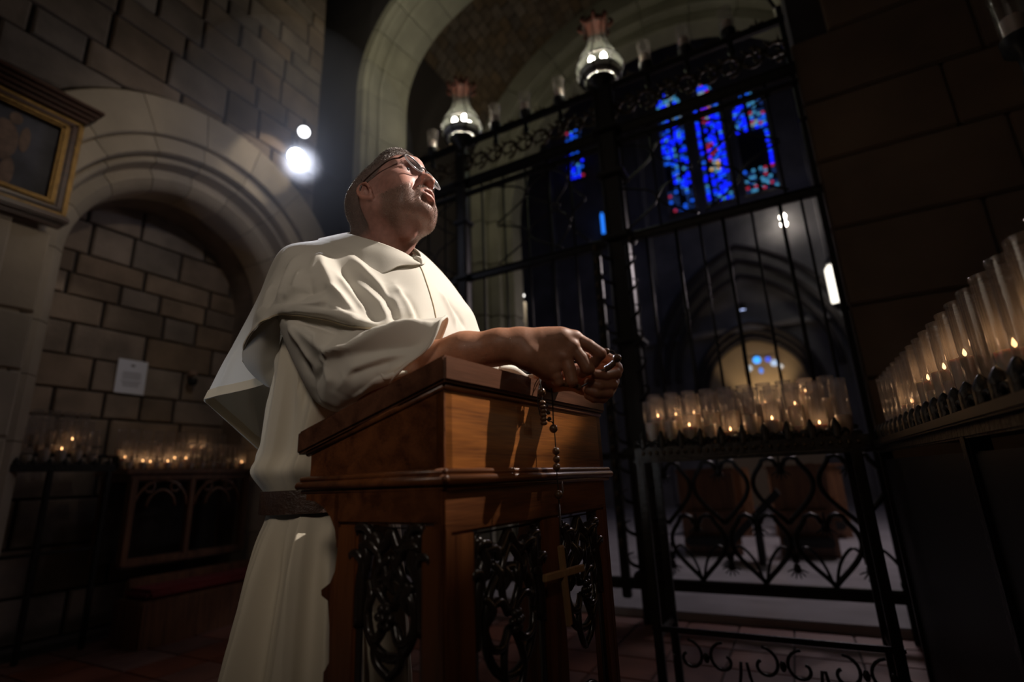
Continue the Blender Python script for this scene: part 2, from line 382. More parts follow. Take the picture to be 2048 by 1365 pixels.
# soffit and reveals of the niche
mb = sweep_arch([(RI+.004, -4.50), (RI+.004, -4.84)], NC, 0, math.pi, 28); mb.f = mb.f[:-2]
for sg in (-1, 1): mb.add([(-4.5, NC[0]+sg*RI, 0), (-4.84, NC[0]+sg*RI, 0), (-4.84, NC[0]+sg*RI, NC[1]), (-4.5, NC[0]+sg*RI, NC[1])], [(0, 1, 2, 3)])
struct('niche_soffit', mb, M['stone'], wall_left)
# niche back wall stones
zz = [0, .3, .62, .92, 1.22, 1.50, 1.72, 1.93, 2.20, 2.42, 2.60, 2.75, 2.98, 3.32, 3.6]
zz = [0, .3, .62, .95, 1.25, 1.55, 1.76, 2.02, 2.28, 2.50, 2.68, 2.86, 3.14, 3.5]
for i in range(len(zz)-1):
    d = 1.38-rng.uniform(0, .25)
    while d < 3.2:
        w = rng.uniform(.26, .60); d1 = d+w
        stone_obj([(d, zz[i]), (d1, zz[i]), (d1, zz[i+1]), (d, zz[i+1])], -4.83, wall_left, M['stone'], proud=.025)
        d = d1
# ---- gate wall: moulded great arch, pier on the right
S0, S1 = -3.40, .46; ZS = 5.20
CL = (-2.25, ZS); RL = CL[0]-S0                       # left arc centre
CR = (-2.90, 4.55); RRr = S1-CR[0]
def great(prof, c, a0, a1, n):
    m = len(prof); vs = []
    for i in range(n+1):
        a = a0+(a1-a0)*i/n; vs += [(c[0]+r*math.cos(a), y, c[1]+r*math.sin(a)) for r, y in prof]
    return MB().add(vs, [(i*m+j, i*m+j+1, (i+1)*m+j+1, (i+1)*m+j) for i in range(n) for j in range(m-1)]+[tuple(range(m)), tuple(range(n*m, n*m+m))])
def gprof(R0):
    o = [(R0+.70, 3.70), (R0+.70, 3.50), (R0+.42, 3.50), (R0+.40, 3.52), (R0+.385, 3.60)]
    o += [(R0+.345+.035*math.cos(t), 3.60+.035*math.sin(t)*-1) for t in [0, .8, 1.57, 2.3, 3.1]]
    o += [(R0+.30, 3.66), (R0+.28, 3.72)] + [(R0+.235+.045*math.cos(t), 3.73-.045*math.sin(t)) for t in [0, .8, 1.57, 2.3, 3.1]]
    o += [(R0+.18, 3.78), (R0+.16, 3.82), (R0+.02, 3.90), (R0, 3.93), (R0, 4.06)]
    return o
mb = MB(); mb.box((-5.45, 4.0, 5), (3.6, .5, 10)); mb.box((2.2, 4.1, 5), (3.4, .6, 10))
mb.prism([(S0-.7, 8.8), (S1+.7, 8.8), (S1+.7, 9.6), (S0-.7, 9.6)], 1, 3.6, 4.2)
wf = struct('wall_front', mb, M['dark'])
KF = .36                                              # the left mouldings are deep and narrow
pl = [(RL+(r-RL)*KF, y) for r, y in gprof(RL)]
A1 = R(115); px_ = (CL[0]+RL*math.cos(A1), CL[1]+RL*math.sin(A1)); R2_ = 4.0; C2 = (px_[0]-R2_*math.cos(A1), px_[1]-R2_*math.sin(A1))
for i in range(4):
    a0 = math.pi+(A1-math.pi)*i/4; a1 = math.pi+(A1-math.pi)*(i+1)/4
    part('voussoir', great(pl, CL, a0-.003, a1+.003, 4), M['ashlar_g'], wf, smooth=35)
for i in range(6):
    a0 = A1-R(5)*i; a1 = A1-R(5)*(i+1)
    part('voussoir', great([(r-RL+R2_, y) for r, y in pl], C2, a0-.001, a1+.001, 4), M['ashlar_g'], wf, smooth=35)
ow = RL+.24
sp_ = [(CL[0]+ow*math.cos(a), CL[1]+ow*math.sin(a)) for a in np.linspace(math.pi, A1, 8)]+[(C2[0]+(R2_+.24)*math.cos(a), C2[1]+(R2_+.24)*math.sin(a)) for a in np.linspace(A1, R(85), 8)[1:]]
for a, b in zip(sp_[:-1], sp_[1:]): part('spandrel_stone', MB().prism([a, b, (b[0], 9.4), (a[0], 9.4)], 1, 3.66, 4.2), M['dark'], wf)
def gj(S, sg, R0, z0, z1, yoff=0):
    pr = [((r-R0)*KF, y) for r, y in gprof(R0)]; m = len(pr)
    vs = [(S+sg*o, y+yoff, z) for z in (z0, z1) for o, y in pr]
    return MB().add(vs, [(j, j+1, m+j+1, m+j) for j in range(m-1)]+[tuple(range(m)), tuple(range(m, 2*m))])
for z0, z1 in ((0, .7), (.7, 1.4), (1.4, 2.1), (2.1, 2.8), (2.8, 3.45), (3.45, 4.1), (4.1, 4.65), (4.65, 5.2)):
    part('jamb_stone', gj(S0, -1, RL, z0+.003, z1-.003), M['ashlar_g'], wf, smooth=35)
pr = gprof(RRr); apr = math.acos((-1.33-CR[0])/RRr)
for i in range(7):
    a0 = apr*i/7; a1 = apr*(i+1)/7
    part('voussoir', great([(r, y+.1) for r, y in pr[4:]], CR, a0+.0012, a1-.0012, 4), M['ashlar_g'], wf, smooth=35)
# pier blocks
zc = [0, .45, .95, 1.45, 1.92, 2.45, 2.95, 3.42, 3.95, 4.5, 5.1, 5.7]
for i in range(len(zc)-1):
    xs = [S1, S1+.78+.22*(i % 2), S1+1.75+.1*(i % 2), S1+2.9]
    for a, b in zip(xs[:-1], xs[1:]):
        if a == S1 and i > 7: a = S1+.25*(i-7)
        mb = MB().bbox((0, 0, 0), (b-a-.012, .30, zc[i+1]-zc[i]-.012), .012)
        part('stone', mb, M['pier'], wf, loc=((a+b)/2, 3.72+.15+.002*rng.random(), (zc[i]+zc[i+1])/2))
# ---- the vaulted bay behind the gate
AC = (-.9, 4.68); AR = 2.25
mb = MB(); sd = 40
o = [(AC[0]+3.0*math.cos(math.pi*i/sd), AC[1]+3.0*math.sin(math.pi*i/sd)) for i in range(sd+1)]
vs = [(p[0], y, p[1]) for y in (4.2, 6.2) for p in o]; mb.add(vs, [(i, i+1, sd+2+i, sd+1+i) for i in range(sd)])
mb.box((-3.98, 5.2, 2.4), (.1, 2.1, 4.8)); mb.box((2.15, 5.2, 2.4), (.1, 2.1, 4.8))
ceil = struct('ceiling', mb, M['mortar'])
bmesh_brick = MB().bbox((0, 0, 0), (.028, .215, .085), .006).mesh('brick'); bmesh_brick.materials.append(M['brick'])
cnt = 0; rad = 2.975
na = 54
for i in range(na):
    a = math.pi*(.16+.80*i/na)
    for j in range(9):
        if cnt >= 298: break
        if not (.30 < a/math.pi < .93): continue
        y = 4.28+j*.225+(.11 if i % 2 else 0)
        if y > 6.1: continue
        b = link('brick', bmesh_brick, None, ceil, (AC[0]+rad*math.cos(a), y, AC[1]+rad*math.sin(a)))
        b.rotation_euler = (0, -a, 0); b.scale = (1, 1, 1.55 if True else 1); cnt += 1
# second arch
def ring2(mb_c, R0, R1, y0, y1): return great([(R1, y1), (R1, y0), (R0+.02, y0), (R0, y0+.03), (R0, y1)], AC, 0, math.pi, 30)
wb = MB(); n = 30
outer = [(AC[0]+2.6*math.cos(math.pi*i/n), AC[1]+2.6*math.sin(math.pi*i/n)) for i in range(n+1)]
wb.prism(outer[:16][::-1]+[(2.6+AC[0], 0), (7, 0), (7, 15), (AC[0], 15)], 1, 6.2, 6.6)
wb.prism([(AC[0], 15), (-11, 15), (-11, 0), (AC[0]-2.6, 0)]+outer[15:][::-1], 1, 6.2, 6.6)
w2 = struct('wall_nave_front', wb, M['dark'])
for k, (R0, R1, y0) in enumerate(((2.58, 2.97, 5.9), (2.41, 2.58, 6.05), (AR, 2.41, 6.18))):
    for i in range(12):
        pr = [(R1, 6.4), (R1, y0+.02), (R1-.02, y0), (R0+.02, y0), (R0, y0+.02), (R0, 6.5)]
        part('voussoir', great(pr, AC, math.pi*i/12+.002, math.pi*(i+1)/12-.002, 3), M['ashlar_g'], w2, smooth=35)
    for z0, z1 in ((0, .8), (.8, 1.6), (1.6, 2.4), (2.4, 3.2), (3.2, 4.0), (4.0, 4.68)):
        for sg in (-1, 1):
            mb = MB().bbox((0, 0, 0), (R1-R0, 6.5-y0, z1-z0-.01), .015)
            part('jamb_stone', mb, M['ashlar_g'], w2, loc=(AC[0]+sg*(R0+R1)/2, (6.5+y0)/2, (z0+z1)/2))
# ---- the nave
mb = MB(); mb.box((-1.5, 15.35, 7.5), (19, .3, 15)); mb.box((-11, 11, 7.5), (.3, 9, 15)); mb.box((8, 11, 7.5), (.3, 9, 15)); mb.box((-1.5, 11, 15.2), (19.3, 9.3, .3))
nw = struct('wall_nave', mb, M['nave'])
mb = MB(); mb.box((0, -3.2, 5), (14, .2, 10)); struct('wall_back', mb, M['dark'])
mb = MB(); mb.box((4.4, .2, 5), (.2, 7, 10)); struct('wall_right', mb, M['dark'])
mb = MB(); mb.box((0, .25, 9.7), (10, 7.2, .2)); struct('ceiling_chapel', mb, M['dark'])
# nave piers as shallow shafts on the far wall
for s in (-8.2, -6.1, -4.0, -2.9, 1.75, 2.6, 3.6, 5.2):
    part('wall_shaft', MB().lathe([(.12, 0), (.12, 13.5)], (s, 15.15, .1), 8), M['nave'], nw, smooth=40)
for z in (4.7, 8.2):
    part('string_course', MB().box((-1.5, 15.12, z), (19, .2, .14)), M['nave'], nw)
# tall pointed doorway glowing in the far wall
def pointed(c, hw, zs, za, n=10):
    r = ((za-zs)**2+hw**2)/(2*hw); pts = []
    for i in range(n+1):
        t = math.acos((r-hw)/r)*i/n; pts.append((c+hw-r+r*math.cos(t), zs+r*math.sin(t)))
    q = [(2*c-x, z) for x, z in pts[::-1]]
    return pts+q[1:]
DG = pointed(-.5, 1.25, 2.9, 4.35)
mb = MB(); mb.prism([(.75, 0)]+DG+[(-1.75, 0)], 1, 15.16, 15.19)
part('lit_chapel_opening', mb, mat('lit_plaster', (.62, .47, .30), .8, var=.2, scale=1), nw)
for k in range(3):
    P1 = pointed(-.5, 1.3+.13*k, 2.9, 4.45+.2*k, 14)
    part('arch_moulding', MB().tube([(x, 15.12-.03*k, z) for x, z in P1], .07, 8), M['dark'], nw, smooth=True)
lamp('SPOT', 'far_chapel_light', B(-.35, 14.3, 2.6), 30, (1, .74, .45), B(-.4, 15.3, 3.6), size=.1, angle=88, blend=.5)
for k in range(3):
    P1 = pointed(-.5, 2.0+.3*k, 3.4, 6.2+.45*k, 16)
    part('arch_moulding', MB().tube([(x, 14.95, z) for x, z in P1], .09, 8), M['dark'], nw, smooth=True)

# small altar window inside the lit doorway
wn = struct('window_6', MB().box((-.30, 15.145, 3.62), (.9, .02, .55)), bpy.data.materials['lit_plaster'])
for cx, cz, w, cc, st in ((-.42, 3.80, .10, (.05, .35, 1), 1.6), (-.36, 3.50, .05, (.10, .3, 1), .9), (-.15, 3.78, .07, (.08, .15, 1), .9), (-.02, 3.66, .09, (.6, .75, 1), .8), (-.64, 3.60, .08, (.7, .8, .9), .7), (.12, 3.55, .06, (.9, .85, .8), .8)):
    part('glass_piece', MB().prism([(w*math.cos(t), w*(1.6 if w < .06 else 1)*math.sin(t)) for t in (0, .8, 1.6, 2.4, 3.2, 4, 4.8, 5.5)], 1, -.006, .006), emit('altar_glass_%d' % int(cx*100), cc, st), wn, loc=(cx, 15.12, cz))

# thin haze hanging round the corner spots
hz = bpy.data.materials.new('haze'); hz.use_nodes = True; N_ = hz.node_tree.nodes; N_.remove(N_['Principled BSDF']); vs_ = N_.new('ShaderNodeVolumeScatter'); vs_.inputs['Color'].default_value = (.85, .9, 1, 1); vs_.inputs['Density'].default_value = .17; vs_.inputs['Anisotropy'].default_value = .35
hz.node_tree.links.new(vs_.outputs[0], N_['Material Output'].inputs['Volume'])
hp0 = at(594, 300, 4.2); mb = MB().ball((0, 0, 0), .95, 24, 14); o = link('haze', mb.mesh('haze', True), hz, None, hp0); o['kind'] = 'stuff'; o['label'] = 'faint bluish haze glowing around the two corner spotlights'; o['category'] = 'haze'
lamp('POINT', 'spot_glare_light', at(594, 313, 4.28), 3, (.6, .68, 1.0), size=.03)
# ================================================================== stained glass (backlit), far wall
GC = [emit('blue_glass', (.004, .012, 1.0), 1.9), emit('azure_glass', (.01, .11, .9), 1.1), emit('cyan_glass', (.08, .38, .7), .7),
      emit('red_glass', (.8, .04, .10), .5), emit('amber_glass', (.9, .5, .15), .8), emit('pale_glass', (.4, .55, .6), .6), emit('dim_glass', (.02, .06, .25), .4)]
def inpoly(x, y, P):
    c = False; j = len(P)-1
    for i in range(len(P)):
        if (P[i][1] > y) != (P[j][1] > y) and x < (P[j][0]-P[i][0])*(y-P[i][1])/(P[j][1]-P[i][1])+P[i][0]: c = not c
        j = i
    return c
mb = MB(); wn1 = None
def lancet(x0, x1, z0, z1, za): return [(x0, z0), (x1, z0), (x1, z1), ((x0+x1)/2, za), (x0, z1)]
lights = [lancet(-2.16, -1.36, 8.63, 12.6, 13.15), lancet(-1.06, -.27, 8.65, 12.4, 13.0), lancet(.02, .94, 8.63, 11.5, 12.25)]
leadm = mat('window_lead', (.012, .012, .014), .7)
for wi, P in enumerate(lights):
    mb = MB(); mb.prism(P, 1, 15.12, 15.14)
    wn = struct('window_%d' % (wi+1), mb, leadm)
    fr = MB().tube([(x, 15.10, z) for x, z in P], .05, 6, closed=True); part('window_tracery', fr, M['nave'], wn)
    xs = [p[0] for p in P]; x0, x1 = min(xs), max(xs); w = x1-x0
    n = 0; rows = []
    zz = 8.68
    r2 = random.Random(40+wi)
    cell = .105
    nx = int(w/cell); pts = {}
    nz = int(4.5/cell)
    stuff = [MB() for _ in GC]
    for j in range(nz):
        for i in range(nx):
            cx = x0+.04+(i+.5)*(w-.08)/nx+r2.uniform(-.012, .012); cz = 8.7+(j+.5)*cell+r2.uniform(-.012, .012)
            if not inpoly(cx, cz, [(p[0]*1.0, p[1]) for p in P]): continue
            u_, t_ = (cx-x0)/w, (cz-8.63)/3.5
            # the figure and the dark painted grounds of the design
            if wi == 0 and ((.08 < u_ < .36 and .22 < t_ < .50) or abs(u_-.60+.1*math.sin(t_*9)) < .05): continue
            if wi == 1 and (.22 < u_ < .33): continue
            if wi == 2 and (.05 < u_ < .80 and .22 < t_ < .58): continue
            if wi == 2 and abs(u_-.42) < .07: continue
            if r2.random() < .16: continue
            q = r2.random()
            ci = 0 if q < .46 else 1 if q < .70 else 2 if q < .78 else 6
            if wi == 1 and .34 < u_ < .7: 
                if .30 < t_ < .42: ci = r2.choice([4, 5, 2, 5])
                elif .42 < t_ < .60: ci = r2.choice([3, 1, 0, 3])
                elif t_ > .8: ci = r2.choice([3, 0, 1, 5])
            if wi == 0 and .40 < u_ < .6 and .22 < t_ < .50: ci = r2.choice([5, 2, 1])
            if wi == 0 and t_ < .22 and q < .5: ci = r2.choice([6, 3, 6])
            if wi == 0 and t_ > .95: ci = r2.choice([2, 5, 2, 0])
            if wi == 2 and u_ > .45 and t_ > .62 and q < .5: ci = r2.choice([5, 3, 2])
            if wi == 2 and t_ < .22 and q < .6: ci = r2.choice([2, 3, 6])
            k = 5+r2.randrange(2); a0 = r2.random()*6; rr = cell*.47
            poly = [(cx+rr*math.cos(a0+2*math.pi*t/k), cz+rr*1.05*math.sin(a0+2*math.pi*t/k)) for t in range(k)]
            if n < 295:
                pm = MB().prism([(x-cx, z-cz) for x, z in poly], 1, -.008, .006)
                part('glass_piece', pm, GC[ci], wn, loc=(cx, 15.09, cz)); n += 1
            else: stuff[ci].prism(poly, 1, 15.082, 15.096)
    for ci, sm in enumerate(stuff):
        if sm.v: o = part('glass_pieces', sm, GC[ci], wn); o['kind'] = 'stuff'
# two slim clerestory lights further left
P = lancet(-5.35, -4.75, 10.9, 12.7, 13.0); mb = MB(); mb.prism(P, 1, 15.12, 15.14); wn = struct('window_4', mb, leadm)
r2 = random.Random(5)
for j in range(17):
    for i in range(4):
        cx = -5.28+.155*i+r2.uniform(-.02, .02); cz = 11.0+.115*j
        if r2.random() < .3 or 12.0 < cz < 12.45: continue
        part('glass_piece', MB().prism([(.055*math.cos(t), .055*math.sin(t)) for t in (0, 1, 2.1, 3.1, 4.2, 5.2)], 1, -.008, .006), GC[r2.choice([0, 0, 1, 0, 1, 6, 3, 2])], wn, loc=(cx, 15.09, cz))
mb = MB(); mb.prism(lancet(-4.36, -4.22, 8.55, 9.35, 9.45), 1, 15.10, 15.14); wn = struct('window_5', mb, leadm)
part('glass_piece', MB().prism(lancet(-4.34, -4.24, 8.62, 9.3, 9.4), 1, 15.06, 15.09), emit('slit_glass', (.02, .2, .95), 1.3), wn)

# ================================================================== lamps in the nave
LB = emit('lamp_bulb', (1, .9, .75), 25)
t = thing('wall_lamp', 'two-bulb lamp glowing high on the nave wall below the stained glass', 'lamp', B(.82, 14.9, 7.5), -TB)
for dz in (-.08, .14): part('bulb', MB().ball((0, 0, dz), .085), LB, t, smooth=True)
part('bracket', MB().box((0, .12, 0), (.06, .24, .3)), M['black'], t)
lamp('POINT', 'wall_lamp_light', B(.82, 14.4, 7.5), 1.6, (.8, .75, 1.0), size=.1)
t = thing('lantern', 'tall narrow lit lantern hanging beside the right edge of the gate opening', 'lantern', B(1.58, 14.2, 5.2), -TB)
part('panes', MB().lathe([(.10, -.45), (.13, -.4), (.13, .45), (.06, .55)], n=8), emit('lantern_panes', (1, .93, .8), 2.2), t)
part('cap', MB().lathe([(.16, .55), (.12, .62), (.02, .8)], n=8, cap=True), M['iron'], t); part('finial', MB().lathe([(.13, -.45), (.10, -.52), (.02, -.62)], n=8, cap=True), M['iron'], t)
part('chain', MB().tube([(0, 0, .8), (0, 0, 9.9)], .015, 5), M['black'], t)
t = thing('downlight', 'small cool white round spotlight above the far doorway', 'lamp', B(-.55, 14.8, 5.22), -TB)
part('housing', MB().lathe([(.10, -.06), (.11, .1)], n=12), M['black'], t); part('lens', MB().lathe([(.001, -.03), (.09, -.03)], n=12), emit('cool_lens', (.5, .6, 1), 2.5), t)
t = thing('wall_light', 'bright white light fitting on the side wall behind the pier left of the gate', 'lamp', B(-5.18, 9.9, 4.98), -TB)
part('tube', MB().ball((.10, 0, 0), (.30, .06, .06)), emit('white_tube', (1, .95, .9), 7), t); part('backplate', MB().box((0, .08, .05), (.6, .05, .12)), M['black'], t)
part('lit_panel', MB().box((0, .16, -.55), (.7, .03, .9)), mat('pale_panel', (.75, .62, .45), .8), t)
lamp('POINT', 'wall_light_glow', B(-5.1, 9.75, 4.75), 2.5, (1, .9, .75), size=.08)

# ================================================================== the two corner track spots
for nm, px, zc, rr, lab in (('a', (608, 264), 4.55, .050, 'upper and smaller of the two bright white spotlights in the corner'),
                            ('b', (592, 313), 4.5, .068, 'lower, brighter white spotlight in the corner left of the great arch')):
    p = at(px[0], px[1], zc); t = thing('spotlight', lab, 'spotlight', p)
    dirv = (CAM*.3+at(700, 420, 1.2)*.7-p); q = Vector(dirv).to_track_quat('Z', 'Y'); t.rotation_euler = q.to_euler()
    part('housing', MB().lathe([(rr*1.25, .02), (rr*1.3, -.02), (rr*1.1, -.20), (rr*.5, -.24)], n=20, cap=False), M['black'], t, smooth=40)
    part('lens', MB().lathe([(.0005, .0), (rr*.7, .0), (rr, -.005)], n=24), emit('spot_lens_'+nm, (.92, .94, 1.0), 14 if nm == 'b' else 5), t)
    part('yoke', MB().tube([(0, rr*1.3, -.1), (0, rr*1.9, -.15), (0, rr*2.1, -.3)], .008, 6), M['black'], t)

# ================================================================== iron gate
gate = thing('iron_gate', 'tall wrought iron chapel gate with scrollwork under the great arch', 'gate', (0, 0, 0), -TB)
GD = 3.7
def rail(z, h, dp=.05, s0=S0, s1=S1, name='rail', m='iron'):
    mb = MB().bbox(((s0+s1)/2, GD, z), (s1-s0, dp, h), .008); mb.tube([(s0, GD-dp/2-.004, z+h*.32), (s1, GD-dp/2-.004, z+h*.32)], .007, 6); return part(name, mb, M[m], gate, smooth=40)
for z, h in ((3.72, .10), (3.60, .03), (2.74, .07), (4.16, .05), (.24, .07), (1.08, .05)): rail(z, h)
for s, w, zt in ((-2.39, .10, 4.1), (-.93, .15, 4.15), (-3.36, .08, 4.1), (.44, .03, 4.3)):
    mb = MB().bbox((s, GD, zt/2), (w, w, zt), .01)
    for k in range(4):
        a = math.pi/4+k*math.pi/2; mb.tube([(s+w*.62*math.cos(a), GD+w*.62*math.sin(a), .0), (s+w*.62*math.cos(a), GD+w*.62*math.sin(a), zt)], w*.12, 8)
    for z in (.3, 1.1, 1.9, 2.74, 3.3, 3.72): mb.bbox((s, GD, z), (w*1.5, w*1.5, .05), .012)
    part('post', mb, M['iron'], gate, smooth=40)
# studded stile beside the middle post, and its bosses
part('stile', MB().bbox((-1.12, GD-.02, 1.45), (.06, .05, 2.6), .008), M['iron'], gate)
bos = MB().ball((0, 0, 0), (.020, .014, .030), 8, 6).mesh('stud', True); bos.materials.append(M['ironb'])
for k in range(22): link('stud', bos, None, gate, (-1.12, GD-.05, .5+.105*k))
# leaf climbing up the middle post
for k in range(24):
    z = .35+k*.10; sg = 1 if k % 2 else -1
    P = [(-.93+sg*.05, GD-.10, z), (-.93+sg*.11, GD-.13, z+.03), (-.93+sg*.13, GD-.13, z+.08), (-.93+sg*.09, GD-.12, z+.10)]
    part('leaf', MB().tube(P, [.014, .012, .008, .004], 5), M['iron'], gate)
vb = [-.72, -.50, -.33, -.17, .02, .20, .33]
for i, s in enumerate(vb): part('bar', MB().tube([(s, GD, 1.08), (s, GD, 2.72)], .013 if i % 2 else .009, 8), M['iron'], gate, smooth=True)
for s in (-1.3, -1.5, -1.72, -1.95, -2.18, -2.6, -2.8, -3.0, -3.2): part('bar', MB().tube([(s, GD, .26), (s, GD, 3.68)], .010, 8), M['iron'], gate, smooth=True)
for s in (-.6, -.05, .25): part('bar', MB().tube([(s, GD, 2.75), (s, GD, 3.68)], .008, 6), M['iron'], gate, smooth=True)
def curl(cx, cz, r, a0, turns, n=18, y=GD, k=.75):
    return [(cx+r*(1-k*i/n)*math.cos(a0+turns*2*math.pi*i/n), y, cz+r*(1-k*i/n)*math.sin(a0+turns*2*math.pi*i/n)) for i in range(n+1)]
# hearts of the lower panel
def heart(cx, z0, w, h, y=GD, r=.015):
    mb = MB()
    for sg in (-1, 1):
        P = []
        for i in range(15):
            t = i/14.; x = w/2*(math.sin(math.pi*t**.8)*1.0) if t < 1 else 0
            P.append((cx+sg*(w/2*math.sin(math.pi*min(t*1.02, 1)*.78)*1.02), y, z0+h*t**.9))
        e = P[-1]; P += [(cx+sg*(w*.20*math.cos(a)+w*.13), y, z0+h-.0+w*.16*math.sin(a)) for a in (.6, 1.2, 1.9, 2.6, 3.3)][0:5]
        P = P[:-5]+[(cx+sg*w*.30, y, z0+h*1.06), (cx+sg*w*.19, y, z0+h*1.09), (cx+sg*w*.10, y, z0+h*1.05), (cx+sg*w*.05, y, z0+h*.95)]
        mb.tube(P, r, 6)
    # bud in the cleft
    mb.ball((cx, y, z0+h*.90), (.022, .016, .035), 8, 6)
    for a in (-.9, -.45, 0, .45, .9): mb.tube([(cx, y, z0+h*.90), (cx+.07*math.sin(a), y-.01, z0+h*.90-.065*math.cos(a))], [.009, .003], 5)
    mb.tube([(cx, y, z0+h*.92), (cx, y, z0+h*1.12)], .007, 5)
    return mb
hx = [-.62, -.255, .11]
hw_ = .355
for r_, (z0, off) in enumerate(((.28, 0), (.62, hw_/2), (.28+.68, 0))):
    for c in [-.62-hw_, -.62, -.255, .11, .11+hw_]:
        cc = c+off
        if not (-.84 < cc < .40): continue
        if r_ == 2: continue
        part('heart_scroll', heart(cc, z0, hw_*.92, .36), M['iron'], gate, smooth=True)
for c in (-.80, -.44, -.075, .29):
    mb = MB(); y = GD
    for sg in (-1, 1): mb.tube([(c+sg*.175, y, .28), (c+sg*.14, y, .40), (c+sg*.07, y, .485), (c+sg*.02, y, .45), (c+sg*.01, y, .40)], .009, 6)
    mb.ball((c, y, .37), (.02, .015, .03), 8, 6)
    for a in (-1.2, -.7, -.25, .25, .7, 1.2): mb.tube([(c, y, .37), (c+.06*math.sin(a), y-.01, .37-.06*math.cos(a))], [.008, .003], 5)
    mb.tube([(c, y, .37), (c, y, .50)], .006, 5); part('flower_scroll', mb, M['iron'], gate, smooth=True)
# pointed hoops and lattice of the upper panels
for c, w in ((-2.72, .5), (-1.72, .62), (-1.33, .3), (-.6, .55), (.0, .55)):
    for z0 in (2.80, 3.2):
        mb = MB()
        for sg in (-1, 1): mb.tube([(c-sg*w/2, GD, z0), (c-sg*w*.1, GD, z0+.14), (c, GD, z0+.22), (c+sg*w*.12, GD, z0+.30), (c+sg*w/2, GD, z0+.38)], .008, 6)
        part('lattice_scroll', mb, M['iron'], gate, smooth=True)
for c in (-2.9, -2.6, -2.9, -2.6):
    pass
for k in range(4):
    z0 = 1.95+.0*k
for c, z0 in ((-3.2, 1.3), (-3.2, 1.75), (-3.2, 2.2), (-2.9, 1.3), (-2.6, 1.3), (-2.9, 1.75), (-2.6, 1.75), (-2.9, 2.2), (-2.6, 2.2)):
    mb = MB(); mb.tube([(c, GD, z0), (c+.13, GD, z0+.2), (c, GD, z0+.42), (c-.13, GD, z0+.2)], .009, 6, closed=True); part('lattice_scroll', mb, M['iron'], gate)
# cresting beam: two rows of leafy scrolls between the rails
for i in range(25):
    c = -3.32+i*.16; sg = 1 if i % 2 else -1
    if c > .42: break
    mb = MB(); mb.tube(curl(c, 3.93, .10, -math.pi/2*sg, 1.4*sg), [.013]*10+[.010]*9, 6)
    for a in (0, .9, 1.9, 3.0, 4.1, 5.2): mb.tube([(c+.05*math.cos(a), GD-.01, 3.93+.05*math.sin(a)), (c+.105*math.cos(a+.3), GD-.03, 3.93+.105*math.sin(a+.3))], [.015, .003], 5)
    part('leafy_scroll', mb, M['ironb'], gate, smooth=True)
for i in range(24):
    c = -3.35+i*.165
    if min(abs(c-q) for q in (-2.39, -.93)) < .1 or c > .4: continue
    mb = MB().tube([(c, GD, 4.17), (c, GD, 4.26)], [.018, .004], 5)
    for sg in (-1, 1): mb.tube([(c, GD, 4.19), (c+sg*.04, GD, 4.22), (c+sg*.05, GD, 4.19)], [.010, .007, .003], 5)
    part('cresting_leaf', mb, M['ironb'], gate, smooth=True)
# long S strap down to the right end
part('end_scroll', MB().tube(curl(.36, 4.62, .13, 0, 1.5)+[(.42, GD, 4.3)], .012, 6), M['iron'], gate, smooth=True)

# ---- glass candle cups standing on the beam
def cup_proto():
    t = thing('candle_cup', 'x', 'candle holder', B(0, 0, 0), -TB, 'glass candle cups along the top of the gate')
    part('holder', MB().lathe([(.012, -.20), (.03, -.17), (.018, -.12), (.022, -.06), (.055, -.03), (.058, .03), (.05, .03)], n=12), M['black'], t, smooth=50)
    part('glass', MB().lathe([(.045, .0), (.047, .03), (.05, .20), (.056, .235)], n=16), M['glass'], t, smooth=True)
    part('candle', MB().lathe([(.001, .005), (.038, .005), (.038, .12), (.03, .125), (.001, .12)], n=14), M['wax'], t, smooth=50)
    return t
cup_m = [(-2.75, 'cup on the gate beam left of the left lantern, beside the bearded face'), (-2.01, 'cup on the gate beam just right of the left lantern'), (-1.686, 'middle one of the three cups on the beam between the lanterns'),
         (-1.341, 'cup on the gate beam just left of the right lantern'), (-.56, 'first cup on the gate beam right of the right lantern'), (-.244, 'second cup on the gate beam right of the right lantern'), (.082, 'third cup right of the right lantern, highest in the picture')]
c0 = cup_proto()
for i, (s, lab) in enumerate(cup_m):
    o = c0 if i == 0 else dup(c0)
    o.location = Vector(B(s, GD, 4.22)); o['label'] = 'glass '+lab
o = dup(c0, at(2040, 88, 2.0), label='clear glass candle cup at the top right corner of the picture', group='glass candle cups along the top of the gate')
part('wall_bracket', MB().tube([(0, 0, -.18), (.06, 0, -.2), (.25, -.02, -.2), (.5, -.03, -.2)], .012, 6), M['black'], o)
